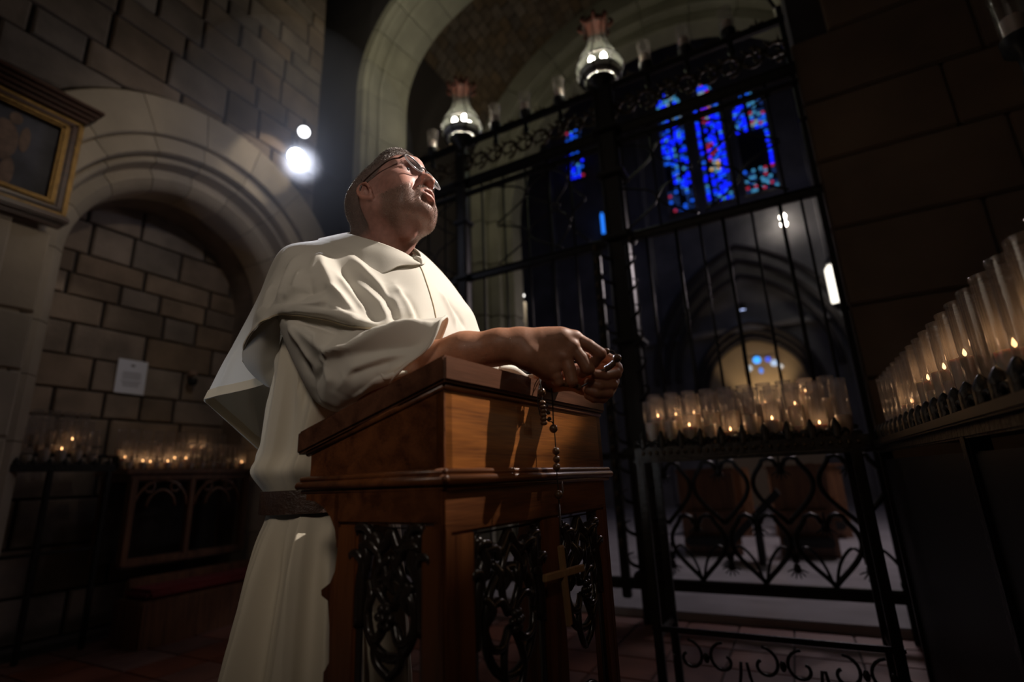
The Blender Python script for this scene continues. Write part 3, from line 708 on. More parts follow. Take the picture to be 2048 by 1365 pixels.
# ---- lanterns on the posts
def lantern_proto():
    t = thing('gate_lantern', 'x', 'lantern', B(0, 0, 0), -TB, 'crown lanterns on the gate posts')
    prof = [(.08, .02), (.15, .06), (.195, .13), (.20, .19), (.165, .29), (.11, .39), (.085, .50), (.09, .57), (.10, .62)]
    part('glass', MB().lathe(prof[1:], n=24), M['lglass'], t, smooth=True)
    part('base', MB().lathe([(.03, -.18), (.06, -.14), (.03, -.10), (.05, -.04), (.10, .0), (.13, .05), (.12, .06), (.05, .03)], n=16), M['iron'], t, smooth=45)
    for k in range(8):
        a = k*math.pi/4; part('rib', MB().tube([((r+.006)*math.cos(a), (r+.006)*math.sin(a), z) for r, z in prof], .006, 5), M['iron'], t)
    for r, z in ((.168, .075), (.204, .20), (.09, .46), (.105, .625)):
        part('band', MB().tube([((r+.004)*math.cos(a*math.pi/12), (r+.004)*math.sin(a*math.pi/12), z) for a in range(24)], .008, 5, closed=True), M['iron'], t)
    part('reflector_dish', MB().lathe([(.135, .055), (.172, .085), (.192, .13), (.189, .13), (.168, .090), (.132, .060)], n=24), mat('frosted_glass', (.8, .85, .8), .35), t, smooth=True)
    for k in range(8):
        a = k*math.pi/4+.2; c, s = math.cos(a), math.sin(a)
        part('crown_leaf', MB().tube([(.11*c, .11*s, .62), (.15*c, .15*s, .66), (.13*c, .13*s, .70), (.10*c, .10*s, .68)], [.016, .016, .010, .004], 6), mat('copper_leaf', (.10, .028, .016), .6) if k == 0 else bpy.data.materials['copper_leaf'], t, smooth=True)
    part('dome', MB().lathe([(.12, .63), (.10, .69), (.05, .74), (.02, .76), (.015, .82), (.001, .83)], n=16), bpy.data.materials['copper_leaf'], t, smooth=50)
    for k in range(4):
        a = k*math.pi/2+.9; c, s = math.cos(a), math.sin(a)
        b = part('socket', MB().tube([(0, 0, .05), (.05*c, .05*s, .10), (.075*c, .075*s, .215)], .008, 6), M['iron'], t)
        part('bulb', MB().ball((.075*c, .075*s, .255), (.026, .026, .040), 10, 8), emit('lantern_bulb', (1, .92, .75), 60) if k == 0 else bpy.data.materials['lantern_bulb'], b, smooth=True)
    return t
l0 = lantern_proto(); l0.location = Vector(B(-2.39, GD, 4.17)); l0['label'] = 'smaller pear-shaped glass lantern with lit bulbs above the bearded face'
l1 = dup(l0, B(-.95, GD, 4.20), label='larger pear-shaped glass lantern with lit bulbs on the middle gate post, top centre')
for s in (-2.39, -.95): lamp('POINT', 'gate_lantern_light', B(s, GD, 4.42), 3.2, (1, .86, .62), size=.05)
# ---- stained figure panel behind the gate at left

# the chapel spotlight above, out of the picture, with an added plate that cuts the beam off at the lectern moulding
t = thing('spotlight', 'black ceiling spotlight aimed at the lectern, with an added plate cutting its beam', 'spotlight', KEYP)
ct = LP(.29, 0, .958)-KEYP; ct /= np.linalg.norm(ct); dn = -ez-ct*(-ez@ct); dn /= np.linalg.norm(dn); sd_ = lu-ct*(lu@ct); sd_ /= np.linalg.norm(sd_)
c_ = ct*.30
part('beam_cut_plate', MB().add([tuple(c_-sd_*.14), tuple(c_+sd_*.14), tuple(c_+sd_*.14+dn*.16), tuple(c_-sd_*.14+dn*.16), tuple(c_-sd_*.14+ct*.002), tuple(c_+sd_*.14+ct*.002), tuple(c_+sd_*.14+dn*.16+ct*.002), tuple(c_-sd_*.14+dn*.16+ct*.002)], [(0, 1, 2, 3), (4, 5, 6, 7), (0, 1, 5, 4), (1, 2, 6, 5), (2, 3, 7, 6), (3, 0, 4, 7)]), M['black'], t)
o = part('housing', MB().lathe([(.08, .02), (.085, -.02), (.07, -.2), (.02, -.24), (.001, -.24)], n=16), M['black'], t, smooth=40); o.rotation_euler = Vector(ct).to_track_quat('Z', 'Y').to_euler()
part('yoke', MB().tube([-ct*.15, -ct*.15+ez*.3], .01, 6), M['black'], t)
# ================================================================== candles
candle_meshes = {}
WL = {}
for k, f in enumerate((.25, .4, .55, .7)):
    H = .215
    WL[k] = f*H
    candle_meshes[k] = MB().lathe([(.001, .004), (.012, .004), (.0255, .03), (.0275, f*H), (.02, f*H-.003), (.001, f*H-.004)], n=14).mesh('wax', 50)
    candle_meshes[k].materials.append(M['wax'])
gl = MB().lathe([(.001, -.002), (.014, -.002), (.0275, .028), (.0305, .06), (.0315, .205), (.0325, .213), (.0315, .215), (.0300, .205)], n=18).mesh('glass', 60); gl.materials.append(M['glass'])
fl = MB().lathe([(.0005, 0), (.003, .003), (.0038, .006), (.0025, .011), (.0005, .016)], n=8).mesh('flame', True); fl.materials.append(M['flame'])
wk = MB().tube([(0, 0, -.004), (0, 0, .008)], .001, 4).mesh('wick'); wk.materials.append(M['wick'])
NCAN = [0]
def candle(p, rz, label, group, fill, lit, scale=1, power=.09):
    t = bpy.data.objects.new('votive_candle', None); COL.objects.link(t); t.location = Vector(tuple(map(float, p))); t.rotation_euler = (0, 0, rz)
    if scale != 1: t.scale = (scale,)*3
    t['label'] = label; t['category'] = 'candle'; t['group'] = group
    link('glass', gl, None, t); link('wax', candle_meshes[fill], None, t); link('wick', wk, None, t, (0, 0, WL[fill]))
    if lit:
        link('flame', fl, None, t, (0, 0, WL[fill]+.004))
        if power:
            lamp('POINT', 'candle_light', (p[0], p[1], p[2]+(WL[fill]+.03)*scale), power, (1, .58, .28), size=.008)
    return t
ORD = ['first', 'second', 'third', 'fourth', 'fifth', 'sixth', 'seventh', 'eighth', 'ninth', 'tenth', 'eleventh', 'twelfth', 'thirteenth', 'fourteenth', 'fifteenth', 'sixteenth', 'seventeenth', 'eighteenth', 'nineteenth', 'twentieth', 'twenty-first', 'twenty-second', 'twenty-third', 'twenty-fourth']
rc = random.Random(11)
def leaf_point(mb, c, w, h, axis='s'):
    """a fleur-de-lis like iron point between two candles, in building axes"""
    s, d, z = c
    ax = (1, 0) if axis == 's' else (0, 1)
    def q(a, b): return (s+ax[0]*a, d+ax[1]*a, z+b)
    mb.tube([q(0, 0), q(0, h*.6), q(0, h)], [w*.30, w*.30, w*.04], 6)
    for sg in (-1, 1): mb.tube([q(0, h*.15), q(sg*w*.42, h*.42), q(sg*w*.62, h*.30), q(sg*w*.55, h*.12)], [w*.16, w*.15, w*.09, w*.03], 5)
# ---- rack in front of the gate
RK = 2.4
rack = thing('candle_rack', 'black iron votive candle rack with scrollwork standing before the gate', 'candle rack', (0, 0, 0), -TB)
rs0, rs1 = -.60, .262
tiers = ((RK, 1.055, 10), (RK+.10, 1.085, 10), (RK+.20, 1.115, 10))
for i, (d, z, n) in enumerate(tiers):
    part('shelf', MB().bbox(((rs0+rs1)/2, d, z-.012), (rs1-rs0, .095, .02), .004), M['black'], rack)
part('front_rail', MB().bbox(((rs0+rs1)/2, RK-.055, 1.035), (rs1-rs0+.04, .02, .05), .004), M['iron'], rack)
part('front_rail', MB().bbox(((rs0+rs1)/2, RK-.05, 1.002), (rs1-rs0+.06, .03, .014), .004), M['iron'], rack)
for i in range(10):
    mb = MB(); leaf_point(mb, (rs0+.02+i*.083, RK-.05, 1.050), .062, .082); part('fleuron', mb, M['iron'], rack, smooth=True)
mb = MB()
for i in range(28): mb.ball((rs0+.02+i*.03, RK-.068, 1.035), (.008, .006, .010), 6, 4)
o = part('beading', mb, M['ironb'], rack, smooth=True); o['kind'] = 'stuff'
for s in (rs0+.0, rs1-.045):
    for d in (RK-.05, RK+.25): part('leg', MB().bbox((s, d, .52), (.035, .035, 1.04), .005), M['iron'], rack)
for s in (rs0, rs1-.045): part('side_bar', MB().bbox((s, RK+.1, .30), (.02, .30, .03), .004), M['iron'], rack)
part('lower_rail', MB().bbox(((rs0+rs1-.045)/2, RK-.05, .33), (rs1-rs0, .02, .02), .004), M['iron'], rack)
part('lower_rail', MB().bbox(((rs0+rs1-.045)/2, RK-.05, .06), (rs1-rs0, .02, .02), .004), M['iron'], rack)
for c in (-.42, -.15, .11):
    mb = MB()
    for sg in (-1, 1):
        mb.tube([(x, y, z) for x, y, z in curl(c+sg*.065, .24, .06, math.pi/2, .9*sg, y=RK-.05)], .006, 6)
        mb.tube([(c+sg*.125, RK-.05, .24), (c+sg*.10, RK-.05, .14), (c, RK-.05, .07)], .006, 6)
    mb.ball((c, RK-.05, .24), (.012, .01, .02), 6, 5); part('scroll', mb, M['iron'], rack, smooth=True)
litA = {0: {2: 1, 4: 0, 6: 1, 8: 0}, 1: {0: 2, 1: 2, 2: 2, 7: 2}, 2: {6: 2, 8: 3}}
tn = ('front', 'middle', 'back')
for ti, (d, z, n) in enumerate(tiers):
    for i in range(n):
        s = rs0+.055+i*.083+(.012 if ti == 1 else -.01*ti)
        lit = i in litA[ti]; fill = litA[ti].get(i, rc.choice([0, 1, 1, 2]))
        if i == n-1 and ti == 0: pass
        candle(B(s, d, z), -TB, '%s glass candle from the left, %s row of the rack before the gate%s' % (ORD[i], tn[ti], ', lit' if lit else ''), 'votive candles on the rack before the gate', fill, lit, power=.05)
# ---- rack along the right wall
rack2 = thing('candle_rack', 'black iron candle rack running along the right side of the chapel', 'candle rack', (0, 0, 0), -TB)
R2S = .345
part('shelf', MB().bbox((R2S+.08, 1.3, 1.025), (.30, 2.35, .022), .004), M['black'], rack2)
part('front_rail', MB().bbox((R2S-.045, 1.3, 1.015), (.014, 2.35, .05), .004), M['iron'], rack2)
part('front_panel', MB().bbox((R2S-.03, 1.3, .50), (.02, 2.35, .93), .004), M['black'], rack2)
for d in (.2, 1.3, 2.42): part('leg', MB().bbox((R2S-.03, d, .51), (.04, .04, 1.0), .005), M['iron'], rack2)
mb = MB()
for i in range(27):
    mb = MB(); leaf_point(mb, (R2S-.042, .22+i*.083, 1.035), .05, .055, 'd'); part('fleuron', mb, M['iron'], rack2, smooth=True)
litB = {2: 2, 6: 1, 8: 1, 10: 1, 13: 2, 15: 2, 17: 2, 20: 1}
k = 0
for i in range(25):
    d = .26+i*.083
    fill = 2 if i in (3,) else rc.choice([0, 0, 1, 1]); lit = i in litB
    if lit: fill = litB[i]
    vis = d > .75
    if not vis and i < 4: continue
    candle(B(R2S, d, 1.030), -TB, '%s candle from the near end, front row along the right wall%s' % (ORD[k], ', lit' if lit else ''), 'votive candles along the right wall', fill, lit, scale=1.02, power=.06); k += 1
k = 0
for i in range(16, 24):
    d = .31+i*.083
    lit = i in (18, 21)
    candle(B(R2S+.10, d, 1.036), -TB, '%s candle from the near end, back row along the right wall%s' % (ORD[k], ', lit' if lit else ''), 'votive candles along the right wall, second row', 1, lit, scale=1.0, power=.05); k += 1
# ---- table with candles in the niche
tab = thing('candle_table', 'dark oak table with carved gothic tracery panels under the niche candles', 'table', B(-4.38, 2.52, 0), -TB)
TZ = 1.13
part('table_top', MB().bbox((0, 0, TZ-.02), (.46, 1.02, .04), .01), M['tablewood'], tab)
part('cornice', MB().bbox((0, 0, TZ-.06), (.42, .96, .05), .012), M['tablewood'], tab)
for a in (-1, 1):
    for b in (-1, 1): part('leg', MB().bbox((a*.185, b*.44, .78), (.055, .055, .62), .01), M['tablewood'], tab)
part('leg', MB().bbox((.185, -.02, .78), (.045, .05, .62), .01), M['tablewood'], tab)
part('back_panel', MB().bbox((-.15, 0, .78), (.02, .86, .60), .003), M['oakd'], tab)
part('bottom_rail', MB().bbox((.185, 0, .49), (.05, .90, .06), .01), M['tablewood'], tab)
for c in (-.235, .20):
    for hw, za in ((.185, 1.05), (.10, .98)):
        P = pointed(c, hw, .86, za, 8)
        part('tracery_arch', MB().tube([(.19, x, z) for x, z in P], .011, 6), M['tablewood'], tab, smooth=True)
    for q in (-1, 1):
        part('tracery_foil', MB().tube([(.19, c+q*.09+.035*math.cos(t*.6), 1.0+.035*math.sin(t*.6)) for t in range(10)], .008, 5, closed=True), M['tablewood'], tab, smooth=True)
kn = thing('kneeler', 'low wooden kneeler with red cushion at the foot of the niche table', 'kneeler', B(-3.95, 2.58, 0), -TB)
part('base', MB().bbox((0, 0, .14), (.34, 1.10, .28), .01), M['tablewood'], kn); part('cushion', MB().bbox((-.01, 0, .31), (.30, 1.0, .07), .025), M['cushion'], kn, smooth=50)
part('plinth', MB().bbox((-.14, 0, .20), (.04, 1.0, .40), .01), M['tablewood'], kn)
rack3 = thing('candle_rack', 'black iron tiered candle rack in the left end of the niche', 'candle rack', (0, 0, 0), -TB)
tl = ((-4.26, 1.165), (-4.36, 1.24), (-4.46, 1.31))
for s, z in tl:
    part('shelf', MB().bbox((s, 1.40, z-.012), (.095, 1.10, .018), .004), M['black'], rack3)
part('front_rail', MB().bbox((-4.205, 1.40, 1.14), (.014, 1.12, .05), .004), M['iron'], rack3)
for d in (.9, 1.25, 1.6, 1.93): part('leg', MB().bbox((-4.22, d, .58), (.03, .03, 1.14), .004), M['iron'], rack3)
for z in (.62,): part('cross_bar', MB().bbox((-4.22, 1.42, z), (.015, 1.05, .02), .004), M['iron'], rack3)
for i in range(13):
    mb = MB(); leaf_point(mb, (-4.21, .92+i*.083, 1.155), .045, .05, 'd'); part('fleuron', mb, M['iron'], rack3, smooth=True)
for ti, (s, z) in enumerate(tl):
    for i in range(11):
        lit = (ti, i) in ((0, 4), (0, 8), (1, 4), (1, 9))
        if (i in (5,)) and ti == 0: continue
        candle(B(s, .95+i*.088, z), -TB, '%s candle from the left, %s row of the left iron rack%s' % (ORD[i], tn[ti], ', lit' if lit else ''), 'glass candles on the iron rack at the left edge', rc.choice([0, 1]) if not lit else 1, lit, scale=1.05, power=.02)
for ti, (s, z, n) in enumerate(((-4.24, TZ, 11), (-4.33, TZ, 11), (-4.44, TZ+.10, 10))):
    for i in range(n):
        lit = (ti, i) in ((0, 1), (0, 3), (0, 10), (1, 0), (1, 2), (1, 4), (1, 5), (2, 6), (2, 7))
        candle(B(s, 2.06+i*.088+.01*ti, z+.001), -TB, '%s candle from the left, %s row on the carved niche table%s' % (ORD[i], tn[ti], ', lit' if lit else ''), 'glass candles on the niche table', (0 if ti == 0 else rc.choice([0, 1])), lit, scale=.95, power=.05)
part('riser', MB().bbox((-.06, 0, TZ+.05), (.10, .92, .098), .004), M['black'], tab)

# ================================================================== painting, notice, small fittings on the left
pt = thing('framed_painting', 'dark painting of a pale figure in a gilt frame with heavy mahogany cornice', 'painting', B(-3.99, .80, 3.06), -TB)
W2, H2 = .50, .31
part('canvas', MB().bbox((.03, 0, 0), (.02, 2*W2-.16, 2*H2-.06), .003), mat('painted_canvas', (.10, .10, .13), .6, var=.6, scale=5, col2=(.04, .04, .055)), pt)
fm = mat('painted_flesh', (.30, .19, .14), .6, var=.5, scale=14)
for nm, c, r in (('painted_torso', (.15, .03), (.075, .14)), ('painted_head', (.19, .20), (.032, .042)), ('painted_leg', (.11, -.16), (.04, .11)), ('painted_leg', (.20, -.17), (.035, .10)), ('painted_arm', (.07, .09), (.028, .10)), ('painted_arm', (.25, .08), (.026, .09))):
    part(nm, MB().prism([(c[0]+r[0]*math.cos(t*.4488), c[1]+r[1]*math.sin(t*.4488)) for t in range(14)], 0, .041, .0425), fm, pt)
for (w, h, x, m_) in ((W2-.075, H2-.03, .06, 'gold'), (W2-.035, H2+.0, .055, 'framewood'), (W2, H2+.03, .045, 'gold')):
    for sg in (-1, 1):
        part('gilt_moulding' if m_ == 'gold' else 'frame_moulding', MB().bbox((x, sg*w, 0), (.05, .042, 2*h+.04), .012), M[m_], pt)
        part('gilt_moulding' if m_ == 'gold' else 'frame_moulding', MB().bbox((x, 0, sg*h), (.05, 2*w+.04, .042), .012), M[m_], pt)
for k, (x, h) in enumerate(((.06, .02), (.085, .02), (.11, .022), (.135, .03))):
    part('cornice', MB().bbox((x/2+.01, 0, H2+.065+k*.024), (x+.04, 2*W2+.06+k*.035, .026), .006), M['framewood'], pt)
part('bottom_moulding', MB().bbox((.05, 0, -H2-.065), (.09, 2*W2+.07, .05), .012), M['framewood'], pt)
part('bottom_moulding', MB().bbox((.035, 0, -H2-.10), (.06, 2*W2+.03, .03), .010), M['framewood'], pt)
nt_ = thing('notice', 'white letter-size printed notice taped to the stone wall of the niche', 'notice', B(-4.79, 2.245, 1.91), -TB)
part('sheet', MB().box((0, 0, 0), (.003, .225, .285)), M['paper'], nt_)
part('printed_emblem', MB().prism([(.018*math.cos(t), .095+.010*math.sin(t)) for t in [i*.6 for i in range(10)]], 0, .0018, .0022), M['ink'], nt_)
for k in range(9):
    w = rc.uniform(.13, .17) if k < 7 else .12
    z = .035-.013*k if k < 5 else -.04-.013*(k-5)
    part('printed_line', MB().box((.002, 0, z), (.0006, w, .0045)), M['ink'], nt_)
wf_ = thing('wall_bracket', 'small dark bracket with pale cap fixed to the niche wall right of the notice', 'bracket', B(-4.78, 2.72, 1.96), -TB)
part('cap', MB().bbox((.03, 0, .05), (.05, .07, .05), .01), mat('pale_plaster', (.3, .2, .15), .8), wf_); part('cup', MB().lathe([(.03, -.03), (.04, 0), (.035, .03), (.001, .03)], (.05, 0, -.03), 12), M['black'], wf_, smooth=50)

# ================================================================== seats beyond the gate
def pew(s, d, w, lab):
    t = thing('pew', lab, 'pew', B(s, d, 0.03), -TB)
    part('end_panel', MB().prism([(-w/2, 0), (w/2, 0), (w/2, .88), (w*.3, .96), (-w*.5, .92)], 1, -.02, .03), M['pewwood'], t)
    part('seat', MB().bbox((0, .45, .44), (w*.9, .9, .04), .01), M['pewwood'], t)
    part('top_rail', MB().bbox((0, .0, .93), (w*1.1, .09, .03), .012), M['pewwood'], t); part('book_ledge', MB().bbox((0, -.05, .46), (w*.8, .09, .02), .006), M['pewwood'], t)
    part('kneeler', MB().bbox((0, -.12, .16), (w*.85, .14, .10), .02), M['black'], t)
    part('back_panel', MB().bbox((0, .9, .55), (w, .03, .8), .01), M['pewwood'], t)
    return t
pew(-.95, 6.6, .62, 'brown wooden pew behind the gate, left one with pale ledge'); pew(.02, 6.6, .55, 'brown wooden pew behind the gate, right one below the candles')
pew(-1.1, 8.4, .9, 'wooden pew further back in the nave, left one seen between scrolls'); pew(.1, 8.4, .9, 'wooden pew further back in the nave, right one seen between scrolls')
t = thing('reading_desk', 'dark slanted reading desk standing between the two front pews', 'desk', B(-.42, 6.05, .03), -TB)
part('top', MB().prism([(-.30, .22), (.22, .72), (.26, .66), (-.26, .16)], 1, -.15, .25), M['black'], t); part('stand', MB().bbox((0, .05, .2), (.06, .3, .42), .01), M['black'], t)
# ================================================================== the lectern (local x = out of its front, y = along its front)
lect = thing('lectern', 'carved oak lectern with slanted top and pierced gothic panels under the reader', 'lectern', LN*np.array([1, 1, 0]), -TL)
W, DP = .585, .352
M['oak_board'] = wood('lectern_board_oak', (.17, .072, .040), (.055, .022, .012), axis=1, scale=8, rough=.33, coat=.5)
def zt(x): return 1.137+(x*.253 if x < 0 else 0)
mb = MB()
def topz(x): return 1.137+.253*min(x, 0)
bm = bmesh.new()
def slab(x0, x1, y0, y1, t, b):
    bm = bmesh.new(); vs = [bm.verts.new((x, y, topz(x)-dz)) for x in (x0, x1) for y in (y0, y1) for dz in (0, t)]
    for f in ((0, 1, 3, 2), (4, 6, 7, 5), (0, 4, 5, 1), (2, 3, 7, 6), (0, 2, 6, 4), (1, 5, 7, 3)): bm.faces.new([vs[i] for i in f])
    bmesh.ops.recalc_face_normals(bm, faces=bm.faces[:]); bmesh.ops.bevel(bm, geom=bm.edges[:], offset=b, segments=3, affect='EDGES')
    me = bpy.data.meshes.new('desk_board'); bm.to_mesh(me); bm.free(); return me
part('desk_board', slab(-DP, 0, 0, W, .041, .004), M['oakh' if 0 else 'oaky'], lect)
o = lect.children[0]; o.data.materials.clear(); o.data.materials.append(M['oak_board'] if 'oak_board' in M else M['oaky'])
i_ = .011
# box under the board
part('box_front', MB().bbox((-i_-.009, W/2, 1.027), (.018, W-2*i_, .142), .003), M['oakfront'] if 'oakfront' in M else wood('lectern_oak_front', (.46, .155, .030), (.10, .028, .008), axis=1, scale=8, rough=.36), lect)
for y in (i_+.009, W-i_-.009):
    pts = [(-DP+.030, .958), (-i_, .958), (-i_, topz(-i_)-.042), (-DP+.030, topz(-DP+.03)-.042)]
    part('box_side', MB().prism(pts, 1, y-.009, y+.009), M['oaky'], lect)
part('box_back', MB().bbox((-DP+.04, W/2, .990), (.016, W-.05, .06), .003), M['oaky'], lect)
part('cove', MB().tube([(-i_, i_, topz(-i_)-.045), (-i_, W-i_, topz(-i_)-.045)], .005, 6), M['oaky'], lect, smooth=True)
part('cove', MB().tube([(-i_, i_, topz(-i_)-.045), (-DP+.02, i_, topz(-DP+.02)-.045)], .005, 6), M['oaky'], lect, smooth=True)
# moulding: two beads and a fillet on three sides
for (z, r, ex) in ((.9635, .0055, .000), (.953, .0075, .004), (.943, .005, -.002)):
    e = ex+.0
    p = [(-DP+.02-e, -e+.004, z), (e-.004, -e+.004, z), (e-.004, W+e-.004, z), (-DP+.02-e, W+e-.004, z)]
    for a, b in zip(p[:-1], p[1:]):
        part('moulding', MB().tube([a, b], r, 10).ball(b, r, 8, 6).ball(a, r, 8, 6), M['oakh'], lect, smooth=True)
part('moulding_core', MB().bbox((-DP/2+.006, W/2, .951), (DP-.03, W-.012, .022), .002), M['oaky'], lect)
# the pierced case: stiles, rails, open panels
cx0, cy1 = -.235, W-.025
part('top_rail', MB().bbox((-.008-.009, (cy1+.004)/2, .911), (.022, cy1-.004, .066), .003), M['oakh'], lect)
for y0, y1 in ((.004, .074), (.274, .342), (.513, cy1)):
    part('stile', MB().bbox((-.008-.009, (y0+y1)/2, .49), (.022, y1-y0, .78), .004), M['oak'], lect)
part('bottom_rail', MB().bbox((-.017, cy1/2, .20), (.022, cy1-.01, .16), .003), M['oakh'], lect)
for y in (.013, cy1-.009):
    part('side_top_rail', MB().bbox((cx0/2-.01, y, .918), (-cx0, .020, .052), .003), M['oaky'], lect)
    part('side_stile', MB().bbox((-.028, y, .49), (.045, .020, .80), .004), M['oak'], lect)
    part('side_stile', MB().bbox((-.209, y, .49), (.048, .020, .80), .004), M['oak'], lect)
    part('side_bottom_rail', MB().bbox((cx0/2-.01, y, .20), (-cx0-.04, .020, .16), .003), M['oaky'], lect)
    # curved bracket and cusped edge behind the rear stile
    br = [(-.232, .944), (-.315, .944), (-.312, .935)]+[(-.232-.080*math.cos(t)**1.0, .865+.07*math.sin(t)) for t in (1.35, 1.1, .8, .5, .2, .0)][:0]
    pts = [(-.232, .944), (-.318, .944)]+[(-.318+.086*math.sin(t), .93-.075*(1-math.cos(t))) for t in (0, .3, .6, .9, 1.2, 1.57)]
    part('bracket', MB().prism(pts, 1, y-.010, y+.010), M['oaky'], lect)
    P = [(-.232, .85), (-.236, .82), (-.246, .802), (-.268, .790), (-.266, .782), (-.250, .776), (-.243, .74), (-.240, .69), (-.252, .675), (-.252, .655), (-.238, .64), (-.240, .5), (-.26, .42), (-.24, .38), (-.232, .35)]
    part('cusped_edge', MB().prism([(p[0], p[1]) for p in P]+[(-.225, .35), (-.225, .85)], 1, y-.008, y+.008), M['oak'], lect)
part('plinth', MB().bbox((-.12, W/2-.01, .06), (.28, W+.02, .12), .01), M['oakh'], lect)
part('back_board', MB().bbox((-.225, W/2-.01, .28), (.016, W-.08, .34), .003), M['oakd'], lect)
def tracery(front, c, hw, ztop, zcirc, Rc, label):
    """pierced gothic panel; front=True lies on the front (y axis), else on the side (x axis)"""
    def q(a, z, o=0): return (-.016+o, c+a, z) if front else (c+a, .013-o, z)
    t = part('tracery_panel', MB().tube([q(-hw, ztop-.004), q(hw, ztop-.004), q(hw, .285), q(-hw, .285)], .006, 6, closed=True), M['oakd'], lect, label=label)
    def sub(n, mb, sm=True): part(n, mb, M['oakd'], t, smooth=sm)
    for sg in (-1, 1):                                    # the big pointed arch
        P = [q(sg*hw, zcirc-.02), q(sg*hw*.93, zcirc+.05), q(sg*hw*.62, zcirc+.11), q(sg*hw*.28, ztop-.035), q(0, ztop-.006)]
        sub('arch', MB().tube(P, [.010, .011, .010, .009, .007], 8))
        for k, (a, z, dx, dz) in enumerate(((.80, zcirc+.055, .03, .05), (.55, zcirc+.10, .035, .04), (.33, ztop-.045, .04, .03))):   # crockets
            b = sg*hw*a
            sub('crocket', MB().tube([q(b, z), q(b+sg*dx*.35, z+dz*.5, .006), q(b+sg*dx*.9, z+dz*.55, .008), q(b+sg*dx*1.0, z+dz*.2, .004)], [.008, .008, .006, .002], 7))
            sub('leaf', MB().tube([q(b-sg*.006, z-.01), q(b-sg*.02, z-.030, .007), q(b-sg*.012, z-.05, .004)], [.006, .007, .002], 7))
        sub('corner_leaf', MB().tube([q(sg*hw*.9, ztop-.01), q(sg*hw*.72, ztop-.05, .006), q(sg*hw*.92, ztop-.09)], [.008, .009, .003], 7))
        # lancet loop inside the arch
        sub('loop', MB().tube([q(0, zcirc+Rc*1.65), q(sg*.020, zcirc+Rc*1.35, .004), q(sg*.028, zcirc+Rc*.95, .004), q(sg*.018, zcirc+Rc*.45), q(0, zcirc+.01)], .0065, 7))
        sub('loop', MB().tube([q(0, zcirc-Rc*1.65), q(sg*.020, zcirc-Rc*1.35, .004), q(sg*.028, zcirc-Rc*.95, .004), q(sg*.018, zcirc-Rc*.45), q(0, zcirc-.01)], .0065, 7))
        sub('loop', MB().tube([q(sg*.008, zcirc+.01), q(sg*Rc*.45, zcirc+.032, .004), q(sg*Rc*.85, zcirc+.026, .003), q(sg*Rc*1.02, zcirc)], .0065, 7))
        sub('loop', MB().tube([q(sg*.008, zcirc-.01), q(sg*Rc*.45, zcirc-.032, .004), q(sg*Rc*.85, zcirc-.026, .003), q(sg*Rc*1.02, zcirc)], .0065, 7))
    sub('ring', MB().tube([q(Rc*1.02*math.cos(a*math.pi/14), zcirc+Rc*1.15*math.sin(a*math.pi/14)) for a in range(28)], .0075, 7, closed=True))
    if zcirc > .6: sub('ring', MB().tube([q(Rc*1.02*math.cos(a*math.pi/14), zcirc-.24+Rc*1.15*math.sin(a*math.pi/14)) for a in range(28)], .0075, 7, closed=True))
    mb = MB()
    for k in range(6): mb.ball(q(.0125*math.cos(k*1.047), zcirc+.0125*math.sin(k*1.047), .012), .0065, 8, 6)
    mb.ball(q(0, zcirc, .016), .007, 8, 6); sub('rosette', mb)
tracery(True, .174, .095, .876, .735, .068, None)
tracery(True, .428, .083, .876, .735, .062, None)
tracery(False, -.117, .066, .890, .765, .048, None)

# ================================================================== rosary
def onf(x, y, off=.012):
    r = at(x, y, 1)-CAM; t = ((LN+lv*off-CAM)@lv)/(r@lv); return CAM+r*t
beadm = mat('olive_wood_bead', (.20, .10, .045), .32, var=.5, scale=120, coat=.5); cordm = mat('dark_cord', (.03, .02, .015), .8); crossm = wood('pale_olive_wood', (.62, .38, .18), (.40, .22, .09), axis=2, scale=14)
medm = mat('pewter', (.35, .33, .32), .35, metal=1, bump=.5, bscale=200)
ros0 = onf(1112, 905)
ros = thing('rosary', 'wooden bead rosary with wooden cross hanging from the hands over the lectern', 'rosary', ros0)
def rp(p): return tuple(np.asarray(p)-ros0)
def rpx(x, y, off=.012): return rp(onf(x, y, off))
hang = [rpx(1079, 757, .006), rpx(1083, 785, .013), rpx(1086, 822, .014)]
part('cord', MB().tube([rpx(1079, 757, -.01)]+hang+[rpx(1096, 842, .014), rpx(1107, 850, .014), rpx(1112, 905, .016), rpx(1114, 950, .016), rpx(1117, 985, .015)], .0012, 6), cordm, ros)
part('cord', MB().tube([rpx(1102, 768, .004), rpx(1105, 800, .013), rpx(1107, 856, .014)], .0013, 6), cordm, ros)
part('cord', MB().tube([rpx(1118, 1000, .015), rpx(1120, 1060, .012), rpx(1121, 1096, .012)], .0012, 6), cordm, ros)
part('cord', MB().tube([rpx(1083, 757, .004), rpx(1078, 775, .010), rpx(1075, 800, .010), rpx(1080, 830, .012)], .001, 6), cordm, ros)
for x, y, r, o in ((1083, 785, .0080, .016), (1107, 858, .0080, .017), (1112, 903, .0072, .017), (1113, 919, .0068, .017), (1113, 935, .0072, .017), (1117, 990, .0078, .018)):
    part('bead', MB().ball((0, 0, 0), (r, r, r*1.05), 14, 10), beadm, ros, smooth=True, loc=rpx(x, y, o))
for k in range(6): part('bead', MB().ball((0, 0, 0), (.0066, .0066, .0045), 12, 8), beadm, ros, smooth=True, loc=rpx(1085+k*.6, 806+k*8.2, .016))
for x, y in ((1092, 812), (1097, 826), (1099, 838)): part('knot', MB().ball((0, 0, 0), .004, 8, 6), cordm, ros, smooth=True, loc=rpx(x, y, .015))
